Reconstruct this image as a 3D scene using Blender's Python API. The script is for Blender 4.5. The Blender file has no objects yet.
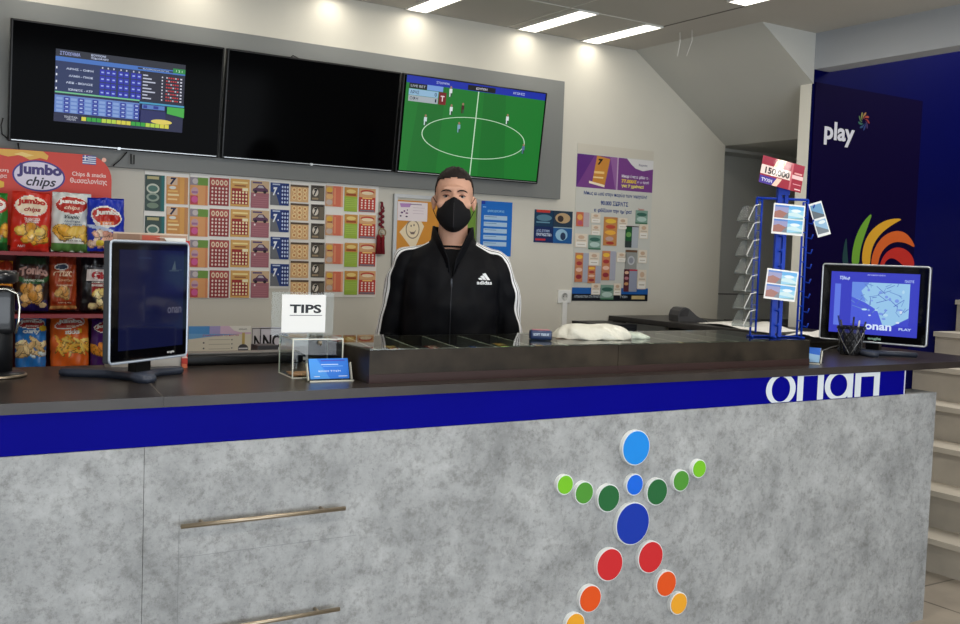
import bpy, bmesh, math, random
from mathutils import Vector, Matrix, Euler
from mathutils.bvhtree import BVHTree
random.seed(7)
PI = math.pi
S = bpy.context.scene
COL = S.collection

# ------------------------------------------------------------------ camera
F_PX, YAW, PITCH, ROLL, H = 1019.2, 0.562893, -0.0566486, 0.0351880, 1.5
cyw, syw, cp, sp = math.cos(YAW), math.sin(YAW), math.cos(PITCH), math.sin(PITCH)
FW = Vector((syw*cp, cyw*cp, sp)); r0 = Vector((cyw, -syw, 0)); u0 = r0.cross(FW)
RT = math.cos(ROLL)*r0 + math.sin(ROLL)*u0
UP = -math.sin(ROLL)*r0 + math.cos(ROLL)*u0
cam_d = bpy.data.cameras.new('camera'); cam = bpy.data.objects.new('camera', cam_d); COL.objects.link(cam)
cam_d.sensor_fit = 'HORIZONTAL'; cam_d.sensor_width = 36; cam_d.lens = F_PX/960*36; cam_d.clip_start = 0.05
M = Matrix((RT, UP, -FW)).transposed().to_4x4(); M.translation = Vector((0, 0, H)); cam.matrix_world = M
S.camera = cam

# ------------------------------------------------------------------ world, lights, exposure
w = bpy.data.worlds.new('world'); S.world = w; w.use_nodes = True
bg = w.node_tree.nodes['Background']; bg.inputs[0].default_value = (0.78, 0.88, 1.0, 1); bg.inputs[1].default_value = 0.55
S.view_settings.view_transform = 'Standard'; S.view_settings.look = 'None'
S.view_settings.exposure = 0.0; S.view_settings.gamma = 1.0; S.view_settings.use_curve_mapping = False

def area(name, loc, rot, sx, sy, power, col):
    l = bpy.data.lights.new(name, 'AREA'); l.shape = 'RECTANGLE'; l.size = sx; l.size_y = sy
    l.energy = power; l.color = col
    o = bpy.data.objects.new(name, l); COL.objects.link(o); o.location = loc; o.rotation_euler = rot
    return o
# daylight through the glazed shopfront behind the photographer
area('shopfront_daylight', (1.2, -2.9, 0.92), (PI/2, 0, 0), 7.0, 1.5, 172, (0.86, 0.93, 1.0))
# ceiling LED strips (fixtures are built further down, except over the shop floor)
LIGHTS = [(0.70, 4.40), (1.36, 4.40), (2.03, 4.40), (2.50, 4.40), (3.185, 4.40), (3.63, 4.41)]
for lx, ly in LIGHTS:
    area('strip_light_glow', (lx, ly, 2.715), (0, 0, 0), 0.10, 0.52, 0.8, (1.0, 0.94, 0.83))
area('strip_light_glow', (3.608, 3.26, 2.715), (0, 0, 0), 0.10, 0.52, 5.0, (1.0, 0.94, 0.84))
for lx, ly in [(0.4, 2.2), (1.9, 2.2), (0.4, 0.6), (1.9, 0.6), (3.4, 0.6), (3.4, 2.0)]:  # no fixtures built for these unseen lamps; they raise the room's overall light
    area('strip_light_glow', (lx, ly, 2.715), (0, 0, 0), 0.10, 0.52, 11.0, (1.0, 0.95, 0.87))

area('stairwell_fill', (6.0, 2.75, 3.5), (0, 0, 0), 2.0, 1.5, 60, (1.0, 0.97, 0.92))  # fill light added in the closed stairwell to brighten the dark steps

# ------------------------------------------------------------------ helpers
def lin(c):
    return tuple(((v/255)/12.92 if v/255 <= 0.04045 else ((v/255+0.055)/1.055)**2.4) for v in c)

_m = {}
def mat(col, rough=0.5, metal=0.0, emit=0.0, noise=0.0, nscale=20, bump=0.0, coat=0.0, alpha=1.0, spec=0.35, name=None, bscale=None):
    key = (tuple(col), rough, metal, emit, noise, nscale, bump, coat, alpha, spec)
    if key in _m: return _m[key]
    m = bpy.data.materials.new(name or 'paint_%02x%02x%02x' % tuple(int(v) for v in col)); m.use_nodes = True
    nt = m.node_tree; b = nt.nodes['Principled BSDF']
    c = lin(col)
    b.inputs['Base Color'].default_value = (*c, 1); b.inputs['Roughness'].default_value = rough
    b.inputs['Metallic'].default_value = metal; b.inputs['Coat Weight'].default_value = coat
    b.inputs['Alpha'].default_value = alpha; b.inputs['Specular IOR Level'].default_value = spec
    if emit:
        b.inputs['Emission Color'].default_value = (*c, 1); b.inputs['Emission Strength'].default_value = emit
        b.inputs['Base Color'].default_value = (0.005, 0.005, 0.005, 1)
    if noise or bump:
        tc = nt.nodes.new('ShaderNodeTexCoord'); n = nt.nodes.new('ShaderNodeTexNoise')
        n.inputs['Scale'].default_value = nscale; n.inputs['Detail'].default_value = 6
        nt.links.new(tc.outputs['Object'], n.inputs['Vector'])
        if noise:
            r = nt.nodes.new('ShaderNodeValToRGB'); e = r.color_ramp.elements
            e[0].position = 0.3; e[1].position = 0.7
            e[0].color = (*[v*(1-noise) for v in c], 1); e[1].color = (*[min(1, v*(1+noise)) for v in c], 1)
            nt.links.new(n.outputs['Fac'], r.inputs['Fac']); nt.links.new(r.outputs['Color'], b.inputs['Base Color'])
        if bump:
            n2 = n
            if bscale:
                n2 = nt.nodes.new('ShaderNodeTexNoise'); n2.inputs['Scale'].default_value = bscale; n2.inputs['Detail'].default_value = 3
                nt.links.new(tc.outputs['Object'], n2.inputs['Vector'])
            bp = nt.nodes.new('ShaderNodeBump'); bp.inputs['Strength'].default_value = bump; bp.inputs['Distance'].default_value = 0.01
            nt.links.new(n2.outputs['Fac'], bp.inputs['Height']); nt.links.new(bp.outputs['Normal'], b.inputs['Normal'])
    _m[key] = m
    return m

def glass_mat(name, tint=(255, 255, 255), rough=0.03, extra=0.05, ior=1.45):
    m = bpy.data.materials.new(name); m.use_nodes = True; nt = m.node_tree; nt.nodes.clear()
    o = nt.nodes.new('ShaderNodeOutputMaterial'); t = nt.nodes.new('ShaderNodeBsdfTransparent'); g = nt.nodes.new('ShaderNodeBsdfGlossy')
    t.inputs[0].default_value = (*lin(tint), 1); g.inputs['Roughness'].default_value = rough
    f = nt.nodes.new('ShaderNodeFresnel'); f.inputs[0].default_value = ior
    a = nt.nodes.new('ShaderNodeMath'); a.operation = 'ADD'; a.use_clamp = True; a.inputs[1].default_value = extra
    mx = nt.nodes.new('ShaderNodeMixShader')
    gg = nt.nodes.new('ShaderNodeNewGeometry'); sb = nt.nodes.new('ShaderNodeMath'); sb.operation = 'SUBTRACT'; sb.inputs[0].default_value = 1
    ml = nt.nodes.new('ShaderNodeMath'); ml.operation = 'MULTIPLY'   # the inner face of a pane does not mirror again
    nt.links.new(gg.outputs['Backfacing'], sb.inputs[1]); nt.links.new(f.outputs[0], a.inputs[0]); nt.links.new(a.outputs[0], ml.inputs[0]); nt.links.new(sb.outputs[0], ml.inputs[1]); nt.links.new(ml.outputs[0], mx.inputs[0])
    nt.links.new(t.outputs[0], mx.inputs[1]); nt.links.new(g.outputs[0], mx.inputs[2]); nt.links.new(mx.outputs[0], o.inputs[0])
    return m

class MB:
    def __init__(s): s.v = []; s.f = []; s.mi = []; s.mats = []; s.sm = []
    def m(s, mt):
        if mt not in s.mats: s.mats.append(mt)
        return s.mats.index(mt)
    def add(s, vs, fs, mt, smooth=False, T=None):
        o = len(s.v); i = s.m(mt)
        for v in vs: s.v.append(tuple(T @ Vector(v)) if T else tuple(v))
        for f in fs: s.f.append(tuple(o+k for k in f)); s.mi.append(i); s.sm.append(smooth)
        return s
    def box(s, x0, x1, y0, y1, z0, z1, mt, T=None, bev=0.0):
        if bev:
            bm = bmesh.new(); bmesh.ops.create_cube(bm, size=1)
            for v in bm.verts: v.co = Vector(((x0+x1)/2+v.co.x*(x1-x0), (y0+y1)/2+v.co.y*(y1-y0), (z0+z1)/2+v.co.z*(z1-z0)))
            bmesh.ops.bevel(bm, geom=bm.edges[:], offset=bev, segments=3, profile=0.6, affect='EDGES')
            bm.verts.index_update()
            s.add([v.co[:] for v in bm.verts], [[v.index for v in f.verts] for f in bm.faces], mt, True, T); bm.free()
            return s
        vs = [(x0, y0, z0), (x1, y0, z0), (x1, y1, z0), (x0, y1, z0), (x0, y0, z1), (x1, y0, z1), (x1, y1, z1), (x0, y1, z1)]
        return s.add(vs, [(0, 3, 2, 1), (4, 5, 6, 7), (0, 1, 5, 4), (1, 2, 6, 5), (2, 3, 7, 6), (3, 0, 4, 7)], mt, False, T)
    def prism(s, pts, y0, y1, mt, T=None, axis='y'):
        n = len(pts)
        if axis == 'y': a = [(p[0], y0, p[1]) for p in pts]+[(p[0], y1, p[1]) for p in pts]
        elif axis == 'z': a = [(p[0], p[1], y0) for p in pts]+[(p[0], p[1], y1) for p in pts]
        else: a = [(y0, p[0], p[1]) for p in pts]+[(y1, p[0], p[1]) for p in pts]
        fs = [tuple(range(n)), tuple(range(2*n-1, n-1, -1))]+[(i, i+n, (i+1) % n+n, (i+1) % n) for i in range(n)]
        return s.add(a, fs, mt, False, T)
    def lathe(s, prof, mt, n=28, c=(0, 0, 0), axis='z', T=None, smooth=True):
        vs = []; fs = []
        for r, h in prof:
            for k in range(n):
                a = 2*PI*k/n; x, y = r*math.cos(a), r*math.sin(a)
                p = (x, y, h) if axis == 'z' else ((x, h, y) if axis == 'y' else (h, x, y))
                vs.append((p[0]+c[0], p[1]+c[1], p[2]+c[2]))
        m_ = len(prof)
        for j in range(m_-1):
            for k in range(n): fs.append((j*n+k, j*n+(k+1) % n, (j+1)*n+(k+1) % n, (j+1)*n+k))
        fs.append(tuple(range(n-1, -1, -1))); fs.append(tuple(range((m_-1)*n, m_*n)))
        return s.add(vs, fs, mt, smooth, T)
    def tube(s, pts, rad, mt, n=8, T=None, closed=False):
        pts = [Vector(p) for p in pts]; rs = rad if isinstance(rad, (list, tuple)) else [rad]*len(pts)
        vs = []; fs = []; N = len(pts); prev = None
        for i, p in enumerate(pts):
            if closed: d = pts[(i+1) % N]-pts[i-1]
            else: d = pts[min(i+1, N-1)]-pts[max(i-1, 0)]
            d.normalize()
            if prev is None:
                a = Vector((0, 0, 1)) if abs(d.z) < 0.9 else Vector((1, 0, 0)); u = d.cross(a).normalized()
            else: u = (prev-d*prev.dot(d)).normalized()
            prev = u; v = d.cross(u)
            for k in range(n):
                t = 2*PI*k/n; vs.append(p+(u*math.cos(t)+v*math.sin(t))*rs[i])
        for i in range(N if closed else N-1):
            j = (i+1) % N
            for k in range(n): fs.append((i*n+k, i*n+(k+1) % n, j*n+(k+1) % n, j*n+k))
        if not closed: fs.append(tuple(range(n-1, -1, -1))); fs.append(tuple(range((N-1)*n, N*n)))
        return s.add(vs, fs, mt, True, T)
    def ball(s, c, r, mt, nu=20, nv=12, T=None):
        r = r if isinstance(r, (list, tuple)) else (r, r, r); vs = []; fs = []
        for j in range(1, nv):
            for k in range(nu):
                a = PI*j/nv; b = 2*PI*k/nu
                vs.append((c[0]+r[0]*math.sin(a)*math.cos(b), c[1]+r[1]*math.sin(a)*math.sin(b), c[2]+r[2]*math.cos(a)))
        vs.append((c[0], c[1], c[2]+r[2])); vs.append((c[0], c[1], c[2]-r[2])); t, bt = len(vs)-2, len(vs)-1
        for j in range(nv-2):
            for k in range(nu): fs.append((j*nu+k, (j+1)*nu+k, (j+1)*nu+(k+1) % nu, j*nu+(k+1) % nu))
        for k in range(nu): fs.append((t, k, (k+1) % nu)); fs.append((bt, (nv-2)*nu+(k+1) % nu, (nv-2)*nu+k))
        return s.add(vs, fs, mt, True, T)
    def build(s, name, parent=None, loc=None, rot=None, smooth=None):
        me = bpy.data.meshes.new(name); me.from_pydata(s.v, [], s.f)
        for m_ in s.mats: me.materials.append(m_)
        for i, p in enumerate(me.polygons): p.material_index = s.mi[i]; p.use_smooth = s.sm[i] if smooth is None else smooth
        me.update(); o = bpy.data.objects.new(name, me); COL.objects.link(o)
        if parent: o.parent = parent
        if loc: o.location = loc
        if rot: o.rotation_euler = rot
        return o

def tag(o, label, cat, group=None, kind=None):
    o['label'] = label; o['category'] = cat
    if group: o['group'] = group
    if kind: o['kind'] = kind
    return o
def struct(o): o['kind'] = 'structure'; return o
def thing(name, label, cat, loc=(0, 0, 0), rz=0, group=None):
    o = bpy.data.objects.new(name, None); COL.objects.link(o); o.location = loc; o.rotation_euler = (0, 0, rz)
    o.empty_display_size = 0.1
    return tag(o, label, cat, group)
def copy_tree(o, parent=None):
    c = o.copy(); COL.objects.link(c)
    if parent: c.parent = parent
    for ch in o.children: copy_tree(ch, c)
    return c
# points of the photograph's calibrated planes, in metres
def wp(x, y, D):
    d = FW+RT*((x-480)/F_PX)-UP*((y-312)/F_PX); t = D/d.y; return Vector((0, 0, H))+d*t
def zp(x, y, z):
    d = FW+RT*((x-480)/F_PX)-UP*((y-312)/F_PX); t = (z-H)/d.z; return Vector((0, 0, H))+d*t
def wrect(x0, y0, x1, y1, D):
    ym = (y0+y1)/2; xm = (x0+x1)/2
    return wp(x0, ym, D).x, wp(x1, ym, D).x, wp(xm, y1, D).z, wp(xm, y0, D).z

# text as mesh polygons, cached
_t = {}
def text_geo(txt, bold=0.0, shear=0.0, space=1.0):
    k = (txt, bold, shear, space)
    if k in _t: return _t[k]
    c = bpy.data.curves.new('tmp', 'FONT'); c.body = txt; c.offset = bold; c.shear = shear; c.space_character = space
    c.resolution_u = 3; c.align_x = 'LEFT'
    o = bpy.data.objects.new('tmp', c); COL.objects.link(o)
    dg = bpy.context.evaluated_depsgraph_get(); dg.update()
    me = bpy.data.meshes.new_from_object(o.evaluated_get(dg))
    vs = [(v.co.x, v.co.y) for v in me.vertices]; fs = [tuple(p.vertices) for p in me.polygons]
    bpy.data.objects.remove(o); bpy.data.curves.remove(c); bpy.data.meshes.remove(me)
    if vs:
        x0 = min(v[0] for v in vs); x1 = max(v[0] for v in vs); y0 = min(v[1] for v in vs); y1 = max(v[1] for v in vs)
    else: x0 = y0 = 0; x1 = y1 = 1
    _t[k] = ([((v[0]-x0)/(x1-x0), (v[1]-y0)/(y1-y0)) for v in vs], fs, (x1-x0)/(y1-y0))
    return _t[k]

def ell(cx, cy, rx, ry, n=24, a0=0, a1=2*PI):
    return [(cx+rx*math.cos(a0+(a1-a0)*k/n), cy+ry*math.sin(a0+(a1-a0)*k/n)) for k in range(n)]
# a printed sheet in the x-z plane facing -y; w,h size, origin bottom-left; items in 0..1 units of the sheet
def sheet(mb, w_, h_, base, items, t=0.002, T=None, rough=0.5, emit=0.0, coat=0.0, skin=True):
    mk = lambda c: mat(c, rough, 0, emit, coat=coat) if not isinstance(c, bpy.types.Material) else c
    if skin: mb.box(0, w_, 0, t, 0, h_, mk(base), T)
    lay = 0
    for it in items:
        lay += 1; y = -0.00006*lay-0.0003
        k = it[0]
        if k == 'r':
            _, a, b, c, d, cl = it
            mb.add([(a*w_, y, b*h_), (c*w_, y, b*h_), (c*w_, y, d*h_), (a*w_, y, d*h_)], [(0, 1, 2, 3)], mk(cl), False, T)
        elif k == 'p':
            pts = it[1]; mb.add([(p[0]*w_, y, p[1]*h_) for p in pts], [tuple(range(len(pts)))], mk(it[2]), False, T)
        elif k == 'e':
            _, a, b, c, d, cl = it; pts = ell(a, b, c, d)
            mb.add([(p[0]*w_, y, p[1]*h_) for p in pts], [tuple(range(len(pts)))], mk(cl), False, T)
        elif k == 't':   # text: x0,y0,x1,y1 box
            _, s, a, b, c, d, cl = it[:7]; bold = it[7] if len(it) > 7 else 0.01; sh = it[8] if len(it) > 8 else 0
            vs, fs, ar = text_geo(s, bold, sh)
            mb.add([((a+(c-a)*v[0])*w_, y, (b+(d-b)*v[1])*h_) for v in vs], fs, mk(cl), False, T)
        elif k == 'l':   # line of fake small print
            _, a, b, c, d, cl = it
            mb.add([(a*w_, y, b*h_), (c*w_, y, b*h_), (c*w_, y, d*h_), (a*w_, y, d*h_)], [(0, 1, 2, 3)], mk(cl), False, T)
    return mb

# ------------------------------------------------------------------ materials
def concrete():
    m = bpy.data.materials.new('concrete_laminate'); m.use_nodes = True; nt = m.node_tree; b = nt.nodes['Principled BSDF']
    tc = nt.nodes.new('ShaderNodeTexCoord')
    def noise(sc, det, ro=0.6):
        n = nt.nodes.new('ShaderNodeTexNoise'); n.inputs['Scale'].default_value = sc; n.inputs['Detail'].default_value = det
        n.inputs['Roughness'].default_value = ro; nt.links.new(tc.outputs['Object'], n.inputs['Vector']); return n
    def ramp(src, p0, c0, p1, c1):
        r = nt.nodes.new('ShaderNodeValToRGB'); e = r.color_ramp.elements; e[0].position = p0; e[0].color = (*lin(c0), 1); e[1].position = p1; e[1].color = (*lin(c1), 1)
        nt.links.new(src.outputs['Fac'], r.inputs['Fac']); return r
    def mul(a, bb, fac):
        x = nt.nodes.new('ShaderNodeMix'); x.data_type = 'RGBA'; x.blend_type = 'MULTIPLY'; x.inputs['Factor'].default_value = fac
        nt.links.new(a, x.inputs[6]); nt.links.new(bb, x.inputs[7]); return x.outputs[2]
    a = ramp(noise(5, 12, 0.74), 0.32, (132, 134, 135), 0.68, (186, 188, 189))
    bb = ramp(noise(34, 8, 0.8), 0.36, (196, 195, 192), 0.52, (255, 255, 255))
    c = ramp(noise(90, 4, 0.7), 0.30, (150, 150, 148), 0.42, (255, 255, 255))
    o = mul(mul(a.outputs[0], bb.outputs[0], 0.75), c.outputs[0], 0.5)
    nt.links.new(o, b.inputs['Base Color']); b.inputs['Roughness'].default_value = 0.55
    return m
CONC = concrete()
WALLM = mat((212, 208, 196), 0.85, noise=0.02, nscale=3, bump=0.04, bscale=220)
CEILM = mat((190, 186, 178), 0.9, noise=0.03, nscale=2.0)
SOFFM = mat((196, 196, 190), 0.88, noise=0.02, nscale=3)
DARKW = mat((205, 206, 202), 0.88)
NAVY = mat((2, 5, 68), 0.5, noise=0.08, nscale=2, spec=.05)
WTOP = mat((52, 46, 43), 0.3, noise=0.22, nscale=9)
WTOPE = mat((58, 52, 49), 0.4, noise=0.15, nscale=14)
BLUEF = mat((5, 5, 130), 0.5, noise=0.05, nscale=3, spec=0.04)
RUST = mat((46, 39, 31), 0.42, noise=0.6, nscale=9, spec=.2)
BROWN = mat((50, 30, 27), 0.5, noise=0.1, nscale=8)
BOARDM = mat((128, 130, 128), 0.5)
BLACKP = mat((14, 14, 15), 0.35)
SCRB = mat((4, 4, 5), 0.10, spec=0.015)
SCRG = mat((5, 5, 8), 0.06, spec=0.5)
WHITE = mat((236, 236, 232), 0.5)
STEEL = mat((176, 162, 142), 0.42, 1.0)
ALU = mat((200, 202, 204), 0.35, 0.8)
RACKB = mat((8, 54, 168), 0.45, spec=.25)
BLACK = (10, 10, 12)
GLASS = glass_mat('clear_glass', (240, 247, 244), 0.02, 0.02, 1.42)
ACRY = glass_mat('clear_acrylic', (244, 248, 247), 0.05, 0.02, 1.25)
PLAS = glass_mat('frosted_plastic', (232, 236, 236), 0.45, 0.12)

# ------------------------------------------------------------------ the room
W, CZ = 4.70, 2.735
def floor_mat():
    m = bpy.data.materials.new('floor_tiles'); m.use_nodes = True; nt = m.node_tree; b = nt.nodes['Principled BSDF']
    tc = nt.nodes.new('ShaderNodeTexCoord'); br = nt.nodes.new('ShaderNodeTexBrick'); mp = nt.nodes.new('ShaderNodeMapping')
    mp.inputs['Location'].default_value = (0.03, 0.12, 0)
    nt.links.new(tc.outputs['Object'], mp.inputs[0]); nt.links.new(mp.outputs[0], br.inputs['Vector'])
    br.offset = 0; br.inputs['Scale'].default_value = 1; br.inputs['Brick Width'].default_value = 0.6; br.inputs['Row Height'].default_value = 0.6
    br.inputs['Mortar Size'].default_value = 0.006; br.inputs['Color1'].default_value = (*lin((150, 141, 128)), 1); br.inputs['Color2'].default_value = (*lin((160, 150, 136)), 1)
    br.inputs['Mortar'].default_value = (*lin((96, 90, 82)), 1)
    n = nt.nodes.new('ShaderNodeTexNoise'); n.inputs['Scale'].default_value = 5; n.inputs['Detail'].default_value = 8
    nt.links.new(tc.outputs['Object'], n.inputs['Vector'])
    x = nt.nodes.new('ShaderNodeMix'); x.data_type = 'RGBA'; x.blend_type = 'OVERLAY'; x.inputs['Factor'].default_value = 0.35
    nt.links.new(br.outputs['Color'], x.inputs[6]); nt.links.new(n.outputs['Fac'], x.inputs[7]); nt.links.new(x.outputs[2], b.inputs['Base Color'])
    b.inputs['Roughness'].default_value = 0.35
    return m
struct(MB().box(-3, 8, -3, 5.4, -0.1, 0, floor_mat()).build('floor'))
cm = MB().box(-3, 4.4, -3, 4.7, CZ, CZ+0.1, CEILM)
struct(cm.build('ceiling'))
# ceiling grid joints
TJ = mat((214, 212, 204), 0.7); TD = mat((124, 119, 112), 0.8)
n_ = 1
for X0, X1, Y0, Y1, mt in [(3.69-0.62*k-0.004, 3.69-0.62*k+0.004, -3, 4.69, TD if k == 0 else TJ) for k in range(0, 10) if k != 4]+[(-3, 3.69, 4.13-0.62*k-0.004, 4.13-0.62*k+0.004, TJ) for k in range(0, 11)]:
    struct(MB().box(X0, X1, Y0, Y1, CZ-0.003, CZ+0.002, mt).build('trim_%d' % n_)); n_ += 1
struct(MB().box(-3, 4.76, W, W+0.15, 0, CZ+0.1, WALLM).build('wall_back'))
struct(MB().box(-3.12, -3, -3, W, 0, CZ+0.1, WALLM).build('wall_left'))
struct(MB().box(4.4, 4.5, -3, 1.9, 0, CZ+0.1, SOFFM).build('wall_right'))
# underside of the upper stair flight, running down from the ceiling to the recess
struct(MB().prism([(3.99, CZ), (4.76, 2.24), (6.2, 2.24), (6.2, CZ+0.05), (3.99, CZ+0.05)], 3.725, 4.85, SOFFM).build('wall_soffit'))
RB = 4.98
struct(MB().box(4.76, 6.3, RB, RB+0.1, 0, 2.3, DARKW).box(4.72, 4.76, W+0.14, RB, 0, 2.3, DARKW).box(6.2, 6.3, 3.81, RB, 0, 2.3, DARKW).box(4.76, 6.2, 4.8, RB+0.1, 2.22, 2.3, DARKW)
       .box(4.77, 6.2, RB-0.006, RB, 1.285, 1.292, mat((80, 80, 78), 0.8)).build('wall_recess'))
# stair wall: pale end, navy flank; beam over the stair opening
struct(MB().box(4.4, 7.6, 3.735, 3.81, 0, 2.24, mat((224, 222, 212), 0.8)).prism([(4.4, 2.24), (4.4, 2.472), (4.76, 2.24)], 3.735, 3.81, mat((224, 222, 212), 0.8)).build('wall_stair_end'))
struct(MB().box(4.402, 7.6, 3.724, 3.735, 0, 3.6, NAVY).build('wall_stair'))
struct(MB().box(4.4, 4.52, 1.9, 3.724, 2.545, CZ+0.1, mat((172, 176, 182), 0.85)).build('wall_beam'))
struct(MB().box(7.5, 7.6, 1.9, 3.724, 0, 3.6, NAVY).build('wall_stairwell_end'))
struct(MB().box(4.5, 7.6, 1.8, 1.9, 0, 3.6, NAVY).build('wall_stairwell_side'))
struct(MB().box(4.4, 7.6, 1.8, 3.81, 3.6, 3.7, NAVY).build('ceiling_stairwell'))

# staircase climbing to the right
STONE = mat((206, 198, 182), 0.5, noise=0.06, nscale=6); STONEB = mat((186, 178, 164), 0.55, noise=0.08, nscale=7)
st = thing('staircase', 'pale stone staircase with nosed treads at the far right past the counter end', 'staircase', (4.58, 1.902, 0))
zr = 0.192; zc = 0.172
for k in range(10):
    x0 = 0.20*k; z1 = zc+zr*k
    zlo = max(0, z1-zr)
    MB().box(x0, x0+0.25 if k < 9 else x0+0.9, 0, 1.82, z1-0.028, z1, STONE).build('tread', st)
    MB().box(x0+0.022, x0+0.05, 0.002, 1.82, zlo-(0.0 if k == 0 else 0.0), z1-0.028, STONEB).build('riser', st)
MB().prism([(0.05, 0), (2.0, 0), (2.0, zc+zr*9-0.03), (0.05+1.8, zc+zr*9-0.03), (0.05, zc-0.03)], 0.0, 0.03, STONEB).build('stringer', st)

# ceiling strip lights
LED = mat((255, 248, 234), 0.5, emit=5.0, name='led_diffuser')
names = {3: 'recessed strip light touching the back wall, left of three in view above the screens', 4: 'middle recessed strip light over the football screen', 5: 'rightmost recessed strip light meeting the back wall, beside the sloping soffit'}
for i, (lx, ly) in enumerate(LIGHTS+[(3.608, 3.26)]):
    if i < 3: lab = ['recessed strip light at the back wall over the leftmost screen', 'recessed strip light at the back wall over the gap between left and middle screens', 'recessed strip light at the back wall over the middle screen'][i]
    elif i < 6: lab = names[i]
    else: lab = 'recessed strip light nearer the camera at the top edge, away from the back wall'
    t = thing('ceiling_light', lab, 'ceiling light', (lx, ly, CZ), 0, 'recessed strip lights in the ceiling')
    MB().box(-0.055, 0.055, -0.27, 0.27, -0.006, -0.001, LED).build('diffuser', t)
    MB().box(-0.062, -0.055, -0.277, 0.277, -0.009, 0.0, WHITE).box(0.055, 0.062, -0.277, 0.277, -0.009, 0.0, WHITE).box(-0.055, 0.055, -0.277, -0.27, -0.009, 0, WHITE).box(-0.055, 0.055, 0.27, 0.277, -0.009, 0, WHITE).build('frame', t)
for k, (lx, ly) in enumerate([(0.4, 2.2), (1.9, 2.2), (0.4, 0.6), (1.9, 0.6), (3.4, 0.6), (3.4, 2.0)]):
    pass
# two thin threads hanging from the ceiling
for k, (px, py, l) in enumerate([(680, 32, 0.13), (692, 30, 0.14)]):
    p = zp(px, py, CZ)
    o = MB().tube([(0, 0, 0), (0.004, 0, -l*0.4), (-0.01-0.02*k, 0.0, -l)], 0.0016, WHITE, 6).build('hanging_thread', None, p)
    tag(o, ['straighter white thread hanging from the ceiling, left of the pair', 'curving white thread hanging from the ceiling, right of the pair'][k], 'thread', 'threads hanging from the ceiling')

# ------------------------------------------------------------------ grey screen board and three screens
o = MB().box(-0.6, 3.455, 4.667, 4.6985, 1.825, 2.485, BOARDM, bev=0.003).build('screen_board')
tag(o, 'long grey backing board on the back wall behind the three screens', 'wall board')
TW, TH = 0.882, 0.495
def tv(x, label, items, emit=0.0, extra=None):
    t = thing('television', label, 'television', (x, 4.628, 1.897), 0, 'wide screens on the grey board')
    t.rotation_euler = (math.asin(0.062/0.495), 0, 0)
    MB().box(0, TW, 0, 0.03, 0, TH, BLACKP, bev=0.004).box(0.06, TW-0.06, 0.03, 0.036, 0.05, TH-0.05, BLACKP).build('casing', t)
    scn = MB().box(0.008, TW-0.008, -0.002, 0.0, 0.012, TH-0.008, SCRB).build('screen', t)
    MB().box(0.012, TW-0.012, -0.004, -0.001, 0.006, 0.009, ALU).box(TW/2-0.006, TW/2+0.006, -0.006, 0.0, 0.001, 0.012, ALU).build('trim_strip', t)
    MB().box(0.25, 0.63, 0.036, 0.042, 0.30, 0.42, BLACKP).build('wall_bracket', t)
    if items:
        mb = MB(); T = Matrix.Translation((extra[0]*TW, -0.0025, extra[1]*TH))
        sheet(mb, (extra[2]-extra[0])*TW, (extra[3]-extra[1])*TH, extra[4], items, 0.0008, T, 0.4, emit)
        mb.build('display_picture', scn)
    return t
# --- left screen: match list
it = [('r', 0, .90, 1, 1, (22, 26, 44)), ('t', 'ΣΤΟΙΧΗΜΑ', .03, .925, .18, .975, (150, 160, 215), .02), ('t', 'ΚΟΥΠΟΝΙ', .26, .955, .37, .985, (190, 200, 230), .02), ('t', 'ΠΟΔΟΣΦΑΙΡΟ', .26, .915, .39, .945, (190, 200, 230), .02),
      ('r', 0, .84, 1, .90, (60, 110, 190)), ('r', .62, .86, .99, .885, (20, 30, 60)), ('t', 'ΒΑΘΜΟΛΟΓΙΑ', .66, .862, .87, .882, (170, 190, 230), .02),
      ('r', .90, .86, 1, .93, (20, 130, 60)), ('t', '1 2 1', .925, .88, .975, .91, (210, 250, 210)),
      ('r', 0, .42, .64, .84, (14, 36, 86)), ('r', .64, .40, 1, .84, (6, 8, 40))]
for r in range(4):
    y = .76-.095*r
    it += [('t', ['ΑΡΗΣ - ΟΦΗ', 'ΛΑΜΙΑ - ΠΑΟΚ', 'ΑΕΚ - ΒΟΛΟΣ', 'ΙΩΝΙΚΟΣ - ΑΤΡ'][r], .08+.02*(r % 2), y-.03, .28, y, (205, 215, 240), .02), ('r', .005, y-.03, .015, y, (220, 225, 240))]
    for c in range(7):
        x = .33+.043*c+(.012 if c > 2 else 0)+(.012 if c > 4 else 0)
        it += [('r', x, y-.05, x+.038, y+.03, (24, 34, 170)), ('r', x+.01, y-.02, x+.03, y, (150, 170, 235))]
for c in range(7): it.append(('r', .342+.043*c+(.012 if c > 2 else 0)+(.012 if c > 4 else 0), .80, .352+.043*c+(.012 if c > 2 else 0)+(.012 if c > 4 else 0), .822, (200, 200, 220)))
for r in range(8):
    y = .79-.047*r
    it += [('r', .66, y-.018, .70+.03*((r*37) % 3), y, (190, 195, 215)), ('r', .81, y-.02, .82, y, (215, 215, 230)), ('r', .96, y-.02, .975, y, (215, 215, 230))]
    for c in range(6): it.append(('r', .845+.018*c, y-.02, .858+.018*c, y, (190, 50, 50) if (r*5+c*3) % 4 else (200, 190, 200)))
it += [('r', 0, .40, .64, .42, (110, 190, 140)), ('r', .64, .37, 1, .395, (60, 150, 190)), ('r', 0, .13, .64, .37, (96, 128, 196))]
for r in range(4):
    for c in range(6):
        x = .012+.106*c; y = .325-.055*r
        it += [('r', x, y-.02, x+.045, y+.015, (130, 160, 215)), ('r', x+.055, y-.026, x+.098, y+.024, (26, 44, 150)), ('r', x+.066, y-.01, x+.088, y+.008, (170, 190, 235))]
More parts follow.
